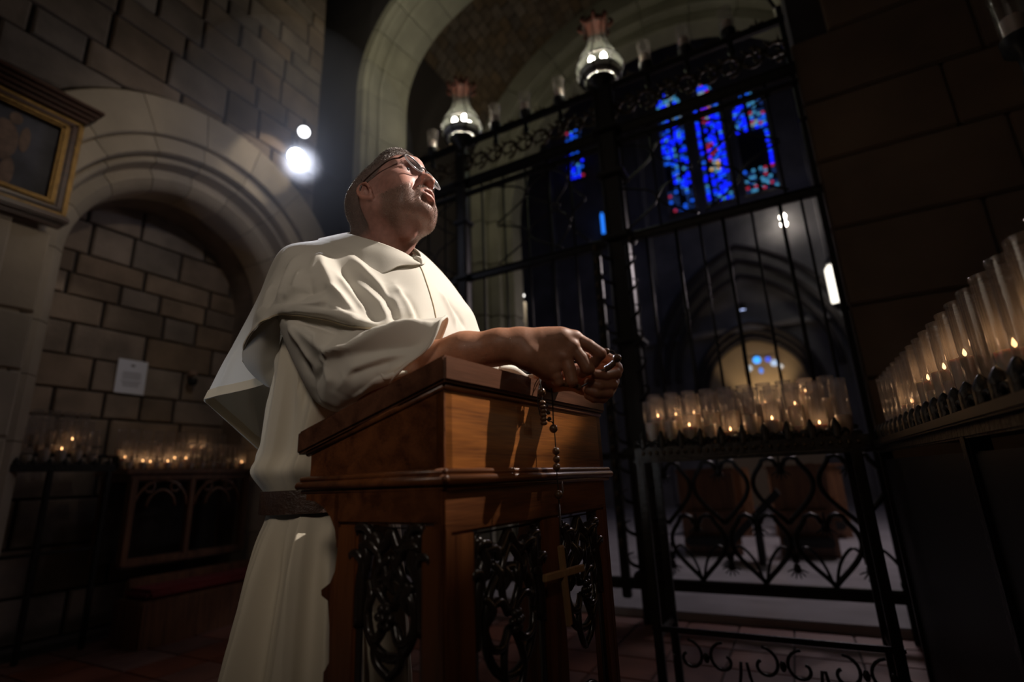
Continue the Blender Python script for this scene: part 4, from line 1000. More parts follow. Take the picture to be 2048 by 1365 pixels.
for x, y, hw, hh in ((1125, 975, .0055, .011), (1120, 1032, .0045, .021)):
    o = part('medal', MB().lathe([(.0001, -.0012), (.9, -.0012), (1.0, -.0004), (1.0, .0004), (.9, .0012), (.0001, .0012)], n=20), medm, ros, smooth=40, loc=rpx(x, y, .016), label='oval pewter medal')
    o.rotation_euler = (R(90), 0, R(90)-TL+R(25)); o.scale = (hh*.62 if hh < .02 else .010, hh, 1)
# the cross
ca = onf(1121, 1092, .014); cb = onf(1139, 1252, .014); cl = onf(1087, 1158, .014); cr = onf(1165, 1136, .014)
def bar3(a, b, w, t, nrm):
    a = np.asarray(a); b = np.asarray(b); d = (b-a); L_ = np.linalg.norm(d); d = d/L_; s = np.cross(d, nrm); s /= np.linalg.norm(s); n = np.cross(s, d)
    bm = bmesh.new(); bmesh.ops.create_cube(bm, size=1)
    for v in bm.verts: v.co = Vector(s*v.co[0]*w+n*v.co[1]*t+d*v.co[2]*L_)
    bmesh.ops.bevel(bm, geom=bm.edges[:], offset=.0012, segments=2, affect='EDGES'); me = bpy.data.meshes.new('bar'); bm.to_mesh(me); bm.free(); return me, (a+b)/2
me, c = bar3(ca, cb, .0135, .008, lv); part('cross_upright', me, crossm, ros, loc=rp(c), label='pale wooden upright of the cross')
me, c = bar3(cl, cr, .0125, .0075, lv); part('cross_arm', me, crossm, ros, loc=rp(c+lv*.001), label='pale wooden arm of the cross')
# the part in the hands
for x, y, zc, r in ((1213, 703, .955, .0062), (1234, 717, .95, .0082), (1135, 769, .92, .0055), (1156, 775, .93, .0062)):
    part('bead', MB().ball((0, 0, 0), r, 14, 10), beadm, ros, smooth=True, loc=rp(at(x, y, zc)))
for k in range(6):
    o = part('bead', MB().ball((0, 0, 0), (.0062, .0062, .003), 12, 8), beadm, ros, smooth=True, loc=rp(at(1212+k*3.0, 738-k*1.5-(k*k)*.12, .95)))
    o.rotation_euler = (0, R(75), R(20))
part('cord', MB().tube([rp(at(1185, 712, .965)), rp(at(1213, 703, .955)), rp(at(1226, 703, .955)), rp(at(1234, 717, .952)), rp(at(1228, 730, .95)), rp(at(1212, 739, .952)), rp(at(1190, 742, .96))], .0013, 6), cordm, ros)
part('cord', MB().tube([rp(at(1104, 766, .97)), rp(at(1120, 770, .93)), rp(at(1156, 776, .93)), rp(at(1178, 765, .95))], .0013, 6), cordm, ros)
# ================================================================== small signed-distance sculpting kit
import openvdb
class SDF:
    def __init__(s): s.p = []
    def ell(s, c, r, k=.01, op=1, rot=None): s.p.append(('e', np.array(c, float), np.array(r, float) if hasattr(r, '__len__') else np.array([r]*3, float), k, op, rot)); return s
    def cap(s, a, b, ra, rb=None, k=.01, op=1): s.p.append(('c', np.array(a, float), np.array(b, float), ra, ra if rb is None else rb, k, op)); return s
    def chain(s, pts, rs, k=.01, op=1):
        for i in range(len(pts)-1): s.cap(pts[i], pts[i+1], rs[i], rs[i+1], k, op)
        return s
    def build(s, vox, pad=.01, adapt=0.0):
        lo = np.array([1e9]*3); hi = -lo
        for q in s.p:
            if q[-2 if q[0] == 'e' else -1] == -1: continue
            if q[0] == 'e': r = max(q[2]); lo = np.minimum(lo, q[1]-r); hi = np.maximum(hi, q[1]+r)
            else: r = max(q[3], q[4]); lo = np.minimum(lo, np.minimum(q[1], q[2])-r); hi = np.maximum(hi, np.maximum(q[1], q[2])+r)
        lo -= pad; hi += pad; n = np.ceil((hi-lo)/vox).astype(int)+1
        D = np.full(n, .05, np.float32); ax = [lo[i]+vox*np.arange(n[i]) for i in range(3)]
        for q in s.p:
            if q[0] == 'e':
                _, c, r, k, op, rot = q; m = max(r)+k+3*vox; a0, a1 = c-m, c+m
            else:
                _, a, b, ra, rb, k, op = q; m = max(ra, rb)+k+3*vox; a0 = np.minimum(a, b)-m; a1 = np.maximum(a, b)+m
            i0 = np.clip(((a0-lo)/vox).astype(int), 0, n-1); i1 = np.clip(((a1-lo)/vox).astype(int)+1, 1, n)
            if (i1 <= i0).any(): continue
            sl = tuple(slice(i0[i], i1[i]) for i in range(3))
            X, Y, Z = np.meshgrid(*[ax[i][sl[i]] for i in range(3)], indexing='ij', sparse=True)
            if q[0] == 'e':
                x, y, z = X-c[0], Y-c[1], Z-c[2]
                if rot is not None: x, y, z = (rot[0][0]*x+rot[0][1]*y+rot[0][2]*z, rot[1][0]*x+rot[1][1]*y+rot[1][2]*z, rot[2][0]*x+rot[2][1]*y+rot[2][2]*z)
                k0 = np.sqrt((x/r[0])**2+(y/r[1])**2+(z/r[2])**2); k1 = np.sqrt((x/r[0]**2)**2+(y/r[1]**2)**2+(z/r[2]**2)**2)+1e-9
                d = k0*(k0-1)/k1
            else:
                ab = b-a; l2 = max(ab@ab, 1e-12)
                h = np.clip(((X-a[0])*ab[0]+(Y-a[1])*ab[1]+(Z-a[2])*ab[2])/l2, 0, 1)
                d = np.sqrt((X-a[0]-ab[0]*h)**2+(Y-a[1]-ab[1]*h)**2+(Z-a[2]-ab[2]*h)**2)-(ra+(rb-ra)*h)
            o = D[sl]
            if op == 1:
                h = np.clip(k-np.abs(d-o), 0, None)/max(k, 1e-6); D[sl] = np.minimum(d, o)-h*h*k*.25
            else:
                d = -d; h = np.clip(k-np.abs(d-o), 0, None)/max(k, 1e-6); D[sl] = np.maximum(d, o)+h*h*k*.25
        g = openvdb.FloatGrid(background=.05); g.copyFromArray(D.astype(np.float32)); pts, tris, quads = g.convertToPolygons(isovalue=0.0, adaptivity=adapt)
        pts = np.array(pts, float)*vox+lo
        F_ = [tuple(t[::-1]) for t in tris.tolist()]+[tuple(t[::-1]) for t in quads.tolist()]
        return pts, F_
def smooth_pts(pts, F_, it=2, lam=.5):
    E = set()
    e = []
    for f in F_:
        for i in range(len(f)): e.append((f[i], f[(i+1) % len(f)]))
    e = np.array(e); e = np.concatenate([e, e[:, ::-1]])
    for _ in range(it):
        s = np.zeros_like(pts); c = np.zeros(len(pts)); np.add.at(s, e[:, 0], pts[e[:, 1]]); np.add.at(c, e[:, 0], 1)
        pts = pts*(1-lam)+lam*s/np.maximum(c, 1)[:, None]
    return pts
def normals(pts, F_):
    N_ = np.zeros_like(pts); T3 = np.array([f[:3] for f in F_]); n = np.cross(pts[T3[:, 1]]-pts[T3[:, 0]], pts[T3[:, 2]]-pts[T3[:, 0]])
    for i in range(3): np.add.at(N_, T3[:, i], n)
    Q = np.array([f for f in F_ if len(f) == 4])
    if len(Q):
        n = np.cross(pts[Q[:, 2]]-pts[Q[:, 0]], pts[Q[:, 3]]-pts[Q[:, 0]])
        np.add.at(N_, Q[:, 3], n)
    return N_/np.maximum(np.linalg.norm(N_, axis=1), 1e-12)[:, None]
def np_mesh(name, pts, F_, smooth=True, colors=None):
    me = bpy.data.meshes.new(name); me.from_pydata(pts.tolist(), [], F_); me.update()
    if smooth: me.polygons.foreach_set('use_smooth', [True]*len(me.polygons))
    if colors is not None:
        at_ = me.color_attributes.new('tint', 'FLOAT_COLOR', 'POINT'); c = np.ones((len(pts), 4)); c[:, :3] = colors; at_.data.foreach_set('color', c.ravel())
    return me
# ================================================================== the man
P = at                                                    # picture position + distance along the lens axis -> place in the world
Q = LP
def hframe(yaw, pit, rol):
    f = np.array([math.sin(yaw)*math.cos(pit), math.cos(yaw)*math.cos(pit), math.sin(pit)]); l = np.array([-math.cos(yaw), math.sin(yaw), 0]); z = np.cross(f, l)
    l2 = math.cos(rol)*l+math.sin(rol)*z; return np.array([f, l2, np.cross(f, l2)])
HF = hframe(R(117), R(23), R(-9)); HO = at(783, 412, 1.235); HS = 1.04
def H(x, y, z): return HO+HS*(HF[0]*x+HF[1]*y+HF[2]*z)
def toH(p): return ((np.asarray(p)-HO)@HF.T)/HS
# ---- head and neck, in the head's own frame
s = SDF()
s.ell((-.010, 0, .052), (.106, .077, .098), .02).ell((.038, 0, .078), (.060, .062, .064), .02).ell((.046, 0, .104), (.056, .058, .052), .018)
s.ell((-.038, 0, .024), (.076, .070, .078), .02)
s.ell((.032, 0, -.012), (.064, .058, .082), .03)
for q in (-1, 1):
    s.cap((.000, q*.052, -.050), (.048, q*.036, -.077), .020, .018, .03)      # jaw
    s.cap((.048, q*.036, -.077), (.068, q*.012, -.086), .018, .016, .02)
    s.ell((.056, q*.044, -.006), (.026, .022, .020), .02)                      # cheekbone
    s.ell((.062, q*.040, -.045), (.024, .020, .030), .02)                      # cheek
    s.cap((.086, q*.012, .040), (.070, q*.046, .042), .010, .010, .016)        # brow
s.ell((.074, 0, -.087), (.018, .021, .016), .018)                              # chin
s.cap((.070, 0, .07), (.080, 0, .045), .03, .02, .03)
s.ell((.082, 0, -.052), (.022, .028, .028), .02)                               # muzzle
for q in (-1, 1):
    s.ell((.093, q*.032, .020), (.018, .019, .014), .012, -1)                  # sockets
    s.ell((.0715, q*.032, .020), .0150, .006)                                    # eyeball under lids
    s.cap((.083, q*.020, .022), (.080, q*.044, .020), .0045, .0035, .005)       # upper lid
    s.cap((.081, q*.022, .011), (.078, q*.042, .010), .0035, .003, .006)
s.chain([(.086, 0, .034), (.097, 0, .014), (.108, 0, -.006), (.113, 0, -.018)], [.0075, .0078, .0088, .0092], .010)
s.ell((.114, 0, -.0205), (.0100, .0105, .009), .006)
for q in (-1, 1):
    s.ell((.101, q*.0120, -.0235), (.0100, .0064, .0070), .006)
    s.ell((.1045, q*.0072, -.0315), (.0065, .0036, .005), .003, -1)
    s.cap((.096, q*.020, -.020), (.082, q*.034, -.050), .004, .004, .012, -1)
s.chain([(.091, -.025, -.054), (.100, -.011, -.0475), (.1035, 0, -.0485), (.100, .011, -.0475), (.091, .025, -.054)], [.002, .0048, .0046, .0048, .002], .005)
s.chain([(.090, -.023, -.057), (.096, -.011, -.0635), (.098, 0, -.064), (.096, .011, -.0635), (.090, .023, -.057)], [.002, .0050, .0054, .0050, .002], .005)
s.chain([(.094, -.021, -.0555), (.104, -.008, -.0560), (.104, .008, -.0560), (.094, .021, -.0555)], [.001, .0026, .0026, .001], .002, -1)
s.cap((.092, -.012, -.075), (.092, .012, -.075), .006, .006, .012, -1)
EZ = -.008
for q in (-1, 1):                                                              # ears
    s.ell((-.008, q*.076, -.006+EZ), (.016, .006, .027), .006, 1, np.array([[.96, 0, .25], [0, 1, 0], [-.25, 0, .96]]))
    ring = [(-.006+.015*math.cos(t)*1.0-.006*math.sin(t), q*(.082+.002*math.cos(t*2)), -.004+EZ+.026*math.sin(t)) for t in np.linspace(-.2, 4.4, 12)]
    s.chain(ring, [.0034]*12, .003)
    s.ell((-.002, q*.081, -.010+EZ), (.008, .006, .011), .003, -1); s.ell((-.010, q*.083, .006+EZ), (.006, .004, .008), .003, -1)
    s.ell((.003, q*.077, -.031+EZ), (.008, .006, .009), .005); s.cap((.007, q*.078, -.004+EZ), (.007, q*.078, -.016+EZ), .004, .004, .004)
def HQ(p): return tuple(toH(p))
nb = Q(.225, -.44, 1.42)
s.chain([(-.035, 0, -.02), HQ(Q(.212, -.395, 1.52)), HQ(nb)], [.062, .058, .066], .025)
s.chain([(.022, 0, -.066), HQ(Q(.215, -.350, 1.50)), HQ(Q(.225, -.38, 1.42))], [.040, .042, .052], .03)
s.cap((-.02, -.060, -.03), HQ(Q(.215, -.335, 1.435)), .012, .010, .02)         # neck cord
s.ell((.024, 0, -.116), (.014, .012, .014), .03)
hp, hf = s.build(.0021)
hp = smooth_pts(hp, hf, 1, .4)
hn = normals(hp, hf)
def hairmask(p):
    x, y, z = p[:, 0], np.abs(p[:, 1]), p[:, 2]
    line = np.interp(z, [-.09, -.05, -.012, .0, .03, .050, .062, .072, .10, .15], [-.045, -.034, -.030, -.004, .036, .056, .080, .13, .14, .14])
    line = line-np.where(z > .06, (y/.07)**2*.012, 0)
    m = np.clip((line-x)/.008, 0, 1)
    m *= np.clip((z+.085+.02*0)/.02, 0, 1)
    ear = (np.abs(x+.006) < .026) & (np.abs(z+.016) < .036) & (y > .066) & (z < .034)
    return np.where(ear, 0, m)
def beardmask(p):
    x, y, z = p[:, 0], np.abs(p[:, 1]), p[:, 2]
    top = np.interp(x, [0, .03, .07, .09, .12], [.0, -.025, -.045, -.034, -.034])
    m = np.clip((top-z)/.012, 0, 1)*np.clip((x+.005-(y-.06).clip(0)*2)/.02, 0, 1)
    m *= np.clip((z+.125)/.03, 0, 1)
    lips = (((x-.099)/.02)**2+(y/.024)**2+((z+.0565)/.0125)**2) < 1
    nose = z > -.034
    return np.where(lips | nose, m*.0 if False else np.where(lips, 0, m*.3), m)
hm = hairmask(hp); bmk = beardmask(hp)
hp = hp+hn*(hm*(.003+.011*np.clip((hp[:, 2]-.055)/.04, 0, 1)))[:, None]
skin = np.array([.43, .225, .185]); scalp = np.array([.15, .122, .112]); stub = np.array([.20, .125, .095]); lipc = np.array([.50, .25, .21])
col = np.tile(skin, (len(hp), 1))
redd = np.exp(-(((hp[:, 0]-.07)/.03)**2+((np.abs(hp[:, 1])-.045)/.02)**2+((hp[:, 2]+.02)/.02)**2))+np.exp(-(((hp[:, 0]-.118)/.018)**2+((hp[:, 2]+.012)/.018)**2))+np.clip((np.abs(hp[:, 1])-.078)/.006, 0, 1)
col = col*(1-.0*redd[:, None])+redd.clip(0, 1)[:, None]*(np.array([.55, .24, .17])-col)*.6
col = col+bmk[:, None]*.72*(stub-col); col = col+hm[:, None]*.85*(scalp-col)
lm = (((hp[:, 0]-.099)/.011)**2+(hp[:, 1]/.027)**2+((hp[:, 2]+.0565)/.0125)**2 < 1)
col[lm] = col[lm]*.3+lipc*.7
mouthin = (np.abs(hp[:, 2]+.0560) < .0022) & (hp[:, 0] > .088) & (np.abs(hp[:, 1]) < .02); col[mouthin] = (.10, .04, .035)
hw = np.array([H(*p) for p in hp]) if False else HO+HS*(hp@HF)
# ---- arms and hands
a = SDF()
RE = P(770, 782, 1.0)
a.chain([Q(.10, -.40, 1.36), P(690, 735, 1.06), RE], [.050, .048, .046], .02)
a.chain([RE, P(850, 735, .985), P(930, 708, .965), P(1000, 694, .955), P(1046, 693, .95)], [.046, .046, .0385, .031, .0285], .02)
a.cap(P(1040, 676, .955), P(1044, 712, .94), .018, .018, .02)
WT, WB = P(1060, 680, .957), P(1062, 715, .938)
K = {'i': P(1150, 676, .962), 'm': P(1146, 695, .948), 'r': P(1131, 715, .938), 'p': P(1108, 737, .935)}
a.cap(WT, K['i'], .019, .0135, .014); a.cap(WT*.6+WB*.4, K['m'], .019, .0140, .014); a.cap(WT*.3+WB*.7, K['r'], .019, .0135, .014); a.cap(WB, K['p'], .020, .0130, .014)
a.cap(WB, P(1095, 745, .945), .020, .018, .02)
a.cap(P(1090, 690, .975), P(1110, 720, .968), .024, .022, .02)
for k, r in (('i', .0125), ('m', .0122), ('r', .0115), ('p', .0105)): a.ell(K[k]+(CAM-K[k])*.004, r, .006)
fk = .0022
a.cap(P(1085, 684, .955), P(1120, 676, .955), .022, .018, .02)
a.chain([K['i'], P(1178, 692, .952), P(1200, 708, .943)], [.0125, .0115, .0118], fk); a.chain([P(1200, 708, .943), P(1188, 726, .950), P(1172, 730, .962)], [.0116, .0100, .0085], fk)
a.chain([K['m'], P(1164, 718, .936), P(1176, 738, .928)], [.0128, .0122, .0125], fk); a.chain([P(1176, 738, .928), P(1164, 746, .945), P(1152, 744, .958)], [.011, .0098, .0085], fk)
a.chain([K['r'], P(1139, 740, .927), P(1144, 763, .920)], [.0122, .0118, .0112], fk); a.chain([P(1144, 763, .920), P(1134, 767, .938), P(1127, 760, .952)], [.010, .009, .008], fk)
a.chain([K['p'], P(1113, 752, .930), P(1118, 765, .930)], [.0108, .0098, .0092], fk); a.chain([P(1118, 765, .930), P(1113, 764, .948), P(1110, 755, .958)], [.009, .0082, .0074], fk)
a.chain([P(1085, 690, .985), P(1128, 702, .985), P(1158, 712, .975), P(1178, 716, .968)], [.018, .0125, .0110, .0085], .006)
# tendons and veins on the back of the hand
for k in ('i', 'm', 'r'): a.cap(K[k]+(P(1100, 690, .93)-K[k])*.15, WT*.5+WB*.5+(K[k]-WT)*.2+(CAM-WT)*.008, .0045, .003, .010)
# left arm and hand
a.chain([Q(.45, -.38, 1.38), Q(.52, -.28, 1.14), Q(.49, -.14, 1.145), P(1100, 752, 1.045), P(1150, 756, 1.01)], [.058, .045, .040, .030, .027], .02)
a.cap(P(1165, 752, .998), P(1212, 745, 1.0), .022, .018, .014); a.cap(P(1170, 770, .992), P(1208, 782, .985), .021, .018, .014)
a.chain([P(1180, 735, 1.005), P(1206, 712, 1.0), P(1226, 722, .992), P(1236, 740, .98)], [.014, .0108, .0105, .0100], fk)
a.chain([P(1234, 735, .995), P(1232, 748, .972), P(1210, 752, .958), P(1190, 749, .955)], [.0110, .0105, .0100, .0088], fk)
a.chain([P(1228, 762, .99), P(1224, 770, .965), P(1198, 772, .953), P(1178, 766, .956)], [.0110, .0108, .0102, .0090], fk)
a.chain([P(1222, 778, .985), P(1216, 786, .962), P(1192, 787, .952), P(1174, 780, .956)], [.0105, .0102, .0098, .0086], fk)
a.chain([P(1212, 790, .98), P(1206, 797, .965), P(1188, 797, .957), P(1176, 792, .96)], [.0095, .0092, .0086, .0078], fk)
for qn, (c1, c2, c3) in enumerate(()): pass
ap, af = a.build(.0018); ap = smooth_pts(ap, af, 1, .4)
acol = np.tile(np.array([.44, .205, .118]), (len(ap), 1))
for kp in list(K.values())+[P(1200, 708, .943), P(1232, 745, .975), P(1222, 770, .965), P(1214, 787, .962)]:
    w = np.exp(-np.sum((ap-kp)**2, axis=1)/.012**2)[:, None]; acol += w*(np.array([.62, .27, .20])-acol)*.7
# ---- torso, hidden by the habit
tb_ = SDF()
tb_.ell(Q(.25, -.46, 1.30), (.13, .13, .17), .05).ell(Q(.25, -.53, 1.02), (.10, .10, .14), .05).cap(Q(.12, -.43, 1.36), Q(.38, -.43, 1.36), .065, .065, .05).cap(nb, Q(.23, -.47, 1.30), .062, .10, .03)
tb_.chain([Q(.17, -.56, .90), Q(.17, -.56, .50), Q(.17, -.58, .07)], [.07, .06, .045], .04).chain([Q(.33, -.56, .90), Q(.33, -.56, .50), Q(.33, -.58, .07)], [.07, .06, .045], .04)
tp, tf = tb_.build(.008)
pts = np.concatenate([hw, ap, tp]); n1 = len(hw); n2 = n1+len(ap)
faces = hf+[tuple(i+n1 for i in f) for f in af]+[tuple(i+n2 for i in f) for f in tf]
cols = np.concatenate([col, acol, np.tile(skin, (len(tp), 1))])
def skinmat():
    m = mat('skin', (.5, .3, .2), .50, bump=.035, bscale=260); N = m.node_tree.nodes; L = m.node_tree.links; b = N['Principled BSDF']
    a_ = N.new('ShaderNodeAttribute'); a_.attribute_name = 'tint'; nz = N.new('ShaderNodeTexNoise'); nz.inputs['Scale'].default_value = 90; nz.inputs['Detail'].default_value = 6
    tc = N.new('ShaderNodeTexCoord'); L.new(tc.outputs['Object'], nz.inputs[0]); mr = N.new('ShaderNodeMapRange'); L.new(nz.outputs[0], mr.inputs[0]); mr.inputs[1].default_value = .3; mr.inputs[2].default_value = .7; mr.inputs[3].default_value = .86; mr.inputs[4].default_value = 1.10
    hs = N.new('ShaderNodeHueSaturation'); L.new(a_.outputs['Color'], hs.inputs['Color']); L.new(mr.outputs[0], hs.inputs['Value']); L.new(hs.outputs[0], b.inputs['Base Color'])
    b.inputs['Subsurface Weight'].default_value = .12; b.inputs['Subsurface Radius'].default_value = (.010, .004, .002); b.inputs['Subsurface Scale'].default_value = 1; return m
M['skin'] = skinmat()
mo = Q(.25, -.5, 0)
man = thing('person', 'bearded man in cream habit and glasses leaning on the lectern, looking up', 'person', mo)
body = part('body', np_mesh('body', pts-mo, faces, True, cols), M['skin'], man)
# ---- hair, stubble, arm hair: short tapered strands
def strands(P0, Nn, mask, n, L0, L1, w, flow, seed, spread=.5):
    r = np.random.default_rng(seed); pr = mask/mask.sum(); idx = r.choice(len(P0), n, p=pr); b = P0[idx]+r.normal(0, .0008, (n, 3)); nn = Nn[idx]
    d = nn*spread+flow(b, nn)+r.normal(0, .22, (n, 3)); d /= np.linalg.norm(d, axis=1)[:, None]; L_ = r.uniform(L0, L1, n)[:, None]
    side = np.cross(d, nn+r.normal(0, .3, (n, 3))); side /= np.linalg.norm(side, axis=1)[:, None]+1e-9
    m1 = b+d*L_*.5+nn*L_*.10
    v = np.stack([b-side*w-nn*.001, b+side*w-nn*.001, m1+side*w*.7, m1-side*w*.7, b+d*L_-nn*L_*.06], axis=1).reshape(-1, 3)
    F_ = []
    for i in range(n): j = i*5; F_ += [(j, j+1, j+2, j+3), (j+3, j+2, j+4)]
    return v, F_
hN = hn@HF
def hflow(b, nn):
    h = (b-HO)@HF.T/HS; d = np.zeros_like(b)
    d += np.where(h[:, 2:3] > .06, HF[0]*.55, -HF[2]*.5-HF[0]*.35)
    return d-nn*np.sum(d*nn, axis=1)[:, None]
v1, f1 = strands(hw, hN, np.clip(hm-.2, 0, 1)*np.clip((hp[:, 2]+.03)/.1, .25, 1)**.6, 26000, .007, .015, .00030, hflow, 3, .55)
M['hair'] = mat('short_grey_brown_hair', (.42, .37, .34), .5, var=.6, scale=260, detail=2, col2=(.10, .075, .065), rand=0)
hr = part('hair', np_mesh('hair', v1-mo, f1, False), M['hair'], man); hr['kind'] = 'stuff'
top = (hp[:, 2] > .066) & (hm > .3)
v2, f2 = strands(hw, hN, top.astype(float), 20000, .014, .028, .00036, hflow, 4, .9)
o = part('hair_top', np_mesh('hair_top', v2-mo, f2, False), M['hair'], man); o['kind'] = 'stuff'
v3, f3 = strands(hw, hN, bmk*(hp[:, 0] > .0), 12000, .0018, .0050, .00018, lambda b, n: np.tile(-HF[2]*.5, (len(b), 1)), 5, .6)
M['beard'] = mat('grizzled_stubble', (.46, .38, .32), .5, var=.8, scale=300, detail=1, col2=(.16, .10, .08)); o = part('beard', np_mesh('beard', v3-mo, f3, False), M['beard'], man); o['kind'] = 'stuff'
mus = ((hp[:, 2] < -.034) & (hp[:, 2] > -.0475) & (hp[:, 0] > .085) & (np.abs(hp[:, 1]) < .032)).astype(float)
v3, f3 = strands(hw, hN, mus+1e-9, 1100, .003, .006, .0002, lambda b, n: np.tile(-HF[2]*.9, (len(b), 1)), 6, .35)
o = part('moustache', np_mesh('moustache', v3-mo, f3, False), mat('brown_moustache', (.16, .09, .06), .6, var=.5, scale=200), man); o['kind'] = 'stuff'
brow = ((np.abs(np.abs(hp[:, 1])-.032) < .017) & (np.abs(hp[:, 2]-.040+.15*(np.abs(hp[:, 1])-.03).clip(0)) < .005) & (hp[:, 0] > .05)).astype(float)
v3, f3 = strands(hw, hN, brow+1e-9, 700, .005, .009, .0002, lambda b, n: np.tile(HF[2]*.2, (len(b), 1)), 8, .5)
o = part('eyebrows', np_mesh('eyebrows', v3-mo, f3, False), M['hair'], man); o['kind'] = 'stuff'
an = normals(ap, af); fm_ = (np.linalg.norm(ap-P(930, 690, .95), axis=1) < .10).astype(float)*(an@np.array([0, 0, 1.]) > -.2)
v3, f3 = strands(ap, an, fm_+1e-9, 500, .005, .011, .00012, lambda b, n: np.tile(lv*.7, (len(b), 1)), 9, .35)
o = part('arm_hair', np_mesh('arm_hair', v3-mo, f3, False), mat('fair_hair', (.55, .40, .28), .5), man); o['kind'] = 'stuff'
# ---- eyes
em_w = mat('eye_white', (.62, .58, .55), .25); em_i = mat('eye_iris', (.06, .07, .08), .2)
for q in (-1, 1):
    mb = MB().ball((0, 0, 0), .0122*HS, 16, 12); e = part('eye', mb, em_w, man, smooth=True, loc=H(.0735, q*.032, .0175)-mo)
    ip = HF[0]*.0112*HS+HF[2]*.003; part('iris', MB().ball(tuple(ip), .0052, 12, 8), em_i, e, smooth=True)
tm_ = part('teeth', MB().ball(tuple(H(.087, 0, -.0535)-mo), (.007, .014, .0025), 12, 6), mat('teeth', (.75, .70, .62), .3), man, smooth=True)
# ---- glasses: clear acetate frame, dark bridge and temples
gz = thing('eyeglasses', 'clear-framed oval eyeglasses worn by the man', 'glasses', H(.10, 0, .02))
go = H(.10, 0, .02)
fr_c = glass('clear_acetate', (.75, .75, .78), k=.5, rough=.12, haze=.35, hcol=(.75, .72, .72)); fr_d = mat('dark_acetate', (.05, .03, .025), .25); lens = glass('spectacle_lens', (.93, .95, .97), k=.30, rough=.03, haze=.03, hcol=(.8, .85, .9))
for q in (-1, 1):
    ring = []
    for t in range(28):
        w = t*2*math.pi/28; yy = .0245*math.cos(w)*(1+.04*math.cos(2*w)); zz = .0185*math.sin(w)+(.0015 if math.sin(w) > 0 else 0)
        yl = q*(.0335+yy*1.04); ring.append(H(.107-.10*max(abs(yl)-.01, 0)**1.15*3.0*.35-.12*(zz if zz < 0 else 0)*0-zz*.0, yl, .020+zz)-go)
    part('lens_rim', MB().tube(ring, .0020, 8, closed=True), fr_c, gz, smooth=True)
    part('rim_liner', MB().tube([r_*1.0 for r_ in ring][2:13], .0019, 6), mat('grey_metal', (.3, .3, .3), .3, metal=1) if q == -1 else bpy.data.materials['grey_metal'], gz, smooth=True)
    c = sum(ring)/len(ring); part('lens', MB().add([tuple(c)]+[tuple(r_) for r_ in ring], [(0, 1+i, 1+(i+1) % 28) for i in range(28)]), lens, gz)
    hinge = H(.0885, q*.0600, .0310)-go
    part('end_piece', MB().tube([ring[2], hinge], .0022, 8), fr_d, gz, smooth=True)
    part('temple', MB().tube([hinge, H(.070, q*.0735, .028)-go, H(.03, q*.0795, .022)-go, H(-.004, q*.0815, .015)-go, H(-.020, q*.081, -.004)-go], [.0019, .0018, .0016, .0018, .0022], 8), fr_d, gz, smooth=True)
part('bridge', MB().tube([H(.1065, -.0095, .026)-go, H(.1105, 0, .030)-go, H(.1065, .0095, .026)-go], .0019, 8), fr_d, gz, smooth=True)
# ================================================================== the habit
def cmr(C, t, closed=False):
    """Catmull-Rom through rows of C (n, ..., 3) at parameters t in [0, n-1] (or [0, n) closed)"""
    C = np.asarray(C, float); n = len(C); out = []
    for x in t:
        i = int(math.floor(x)); f = x-i
        if closed: a, b, c, d = C[(i-1) % n], C[i % n], C[(i+1) % n], C[(i+2) % n]
        else:
            i = min(i, n-2); f = x-i; b, c = C[i], C[i+1]; a = C[i-1] if i > 0 else 2*b-c; d = C[i+2] if i+2 < n else 2*c-b
        out.append(.5*((2*b)+(-a+c)*f+(2*a-5*b+4*c-d)*f*f+(-a+3*b-3*c+d)*f**3))
    return np.array(out)
def sheet(ctrl, nu, nv, closed_u=True, sub=None):
    """ctrl[row][col] -> grid (nv, nu, 3); columns run round, rows run down"""
    C = np.asarray(ctrl, float); rows, cols = C.shape[:2]
    U = np.linspace(0, cols if closed_u else cols-1, nu, endpoint=not closed_u)
    A = cmr(C.transpose(1, 0, 2), U, closed_u)                # (nu, rows, 3)
    V = np.linspace(0, rows-1, nv); return cmr(A.transpose(1, 0, 2), V, False)      # (nv, nu, 3)
def gfaces(nv, nu, closed_u=True):
    return [(j*nu+i, j*nu+(i+1) % nu, (j+1)*nu+(i+1) % nu, (j+1)*nu+i) for j in range(nv-1) for i in range(nu if closed_u else nu-1)]
def gnormals(G, F_, out):
    N_ = normals(G.reshape(-1, 3), F_)
    c = G.reshape(-1, 3).mean(0)
    return N_
def fold(pts, Nn, lines):
    """raise (or sink) soft creases along polylines; each: (points, height, half width[, end taper])"""
    D = np.zeros(len(pts))
    for L_, h, w in lines:
        L_ = np.array([np.asarray(p, float) for p in L_]); best = np.full(len(pts), 1e9); tt = np.zeros(len(pts)); n = len(L_)-1
        for i in range(n):
            a, b = L_[i], L_[i+1]; ab = b-a; t = np.clip(((pts-a)@ab)/(ab@ab), 0, 1); q = pts-a-t[:, None]*ab; d = np.sqrt((q**2).sum(1))
            m = d < best; best = np.where(m, d, best); tt = np.where(m, (i+t)/n, tt)
        D += h*1.15*np.exp(-(best/w)**1.35)*np.clip(np.sin(np.pi*np.clip(tt, .04, .96))*1.6, 0, 1)
    return pts+Nn*D[:, None]
def surf_line(px, grid_pts):
    """picture polyline -> nearest places on the sheet (front layer)"""
    d = grid_pts-CAM; z = d@fwd; X = 1024+F*(d@rt)/z; Y = 682.5-F*(d@up)/z; out = []
    for x, y in px:
        r = (X-x)**2+(Y-y)**2; c = np.where(r < max(r.min()*1.5, 64))[0]; out.append(grid_pts[c[np.argmin(z[c])]])
    return out
def outward(N_, pts, c):
    s = np.sign(((pts-c)*N_).sum(1)); return N_ if s.sum() > 0 else -N_
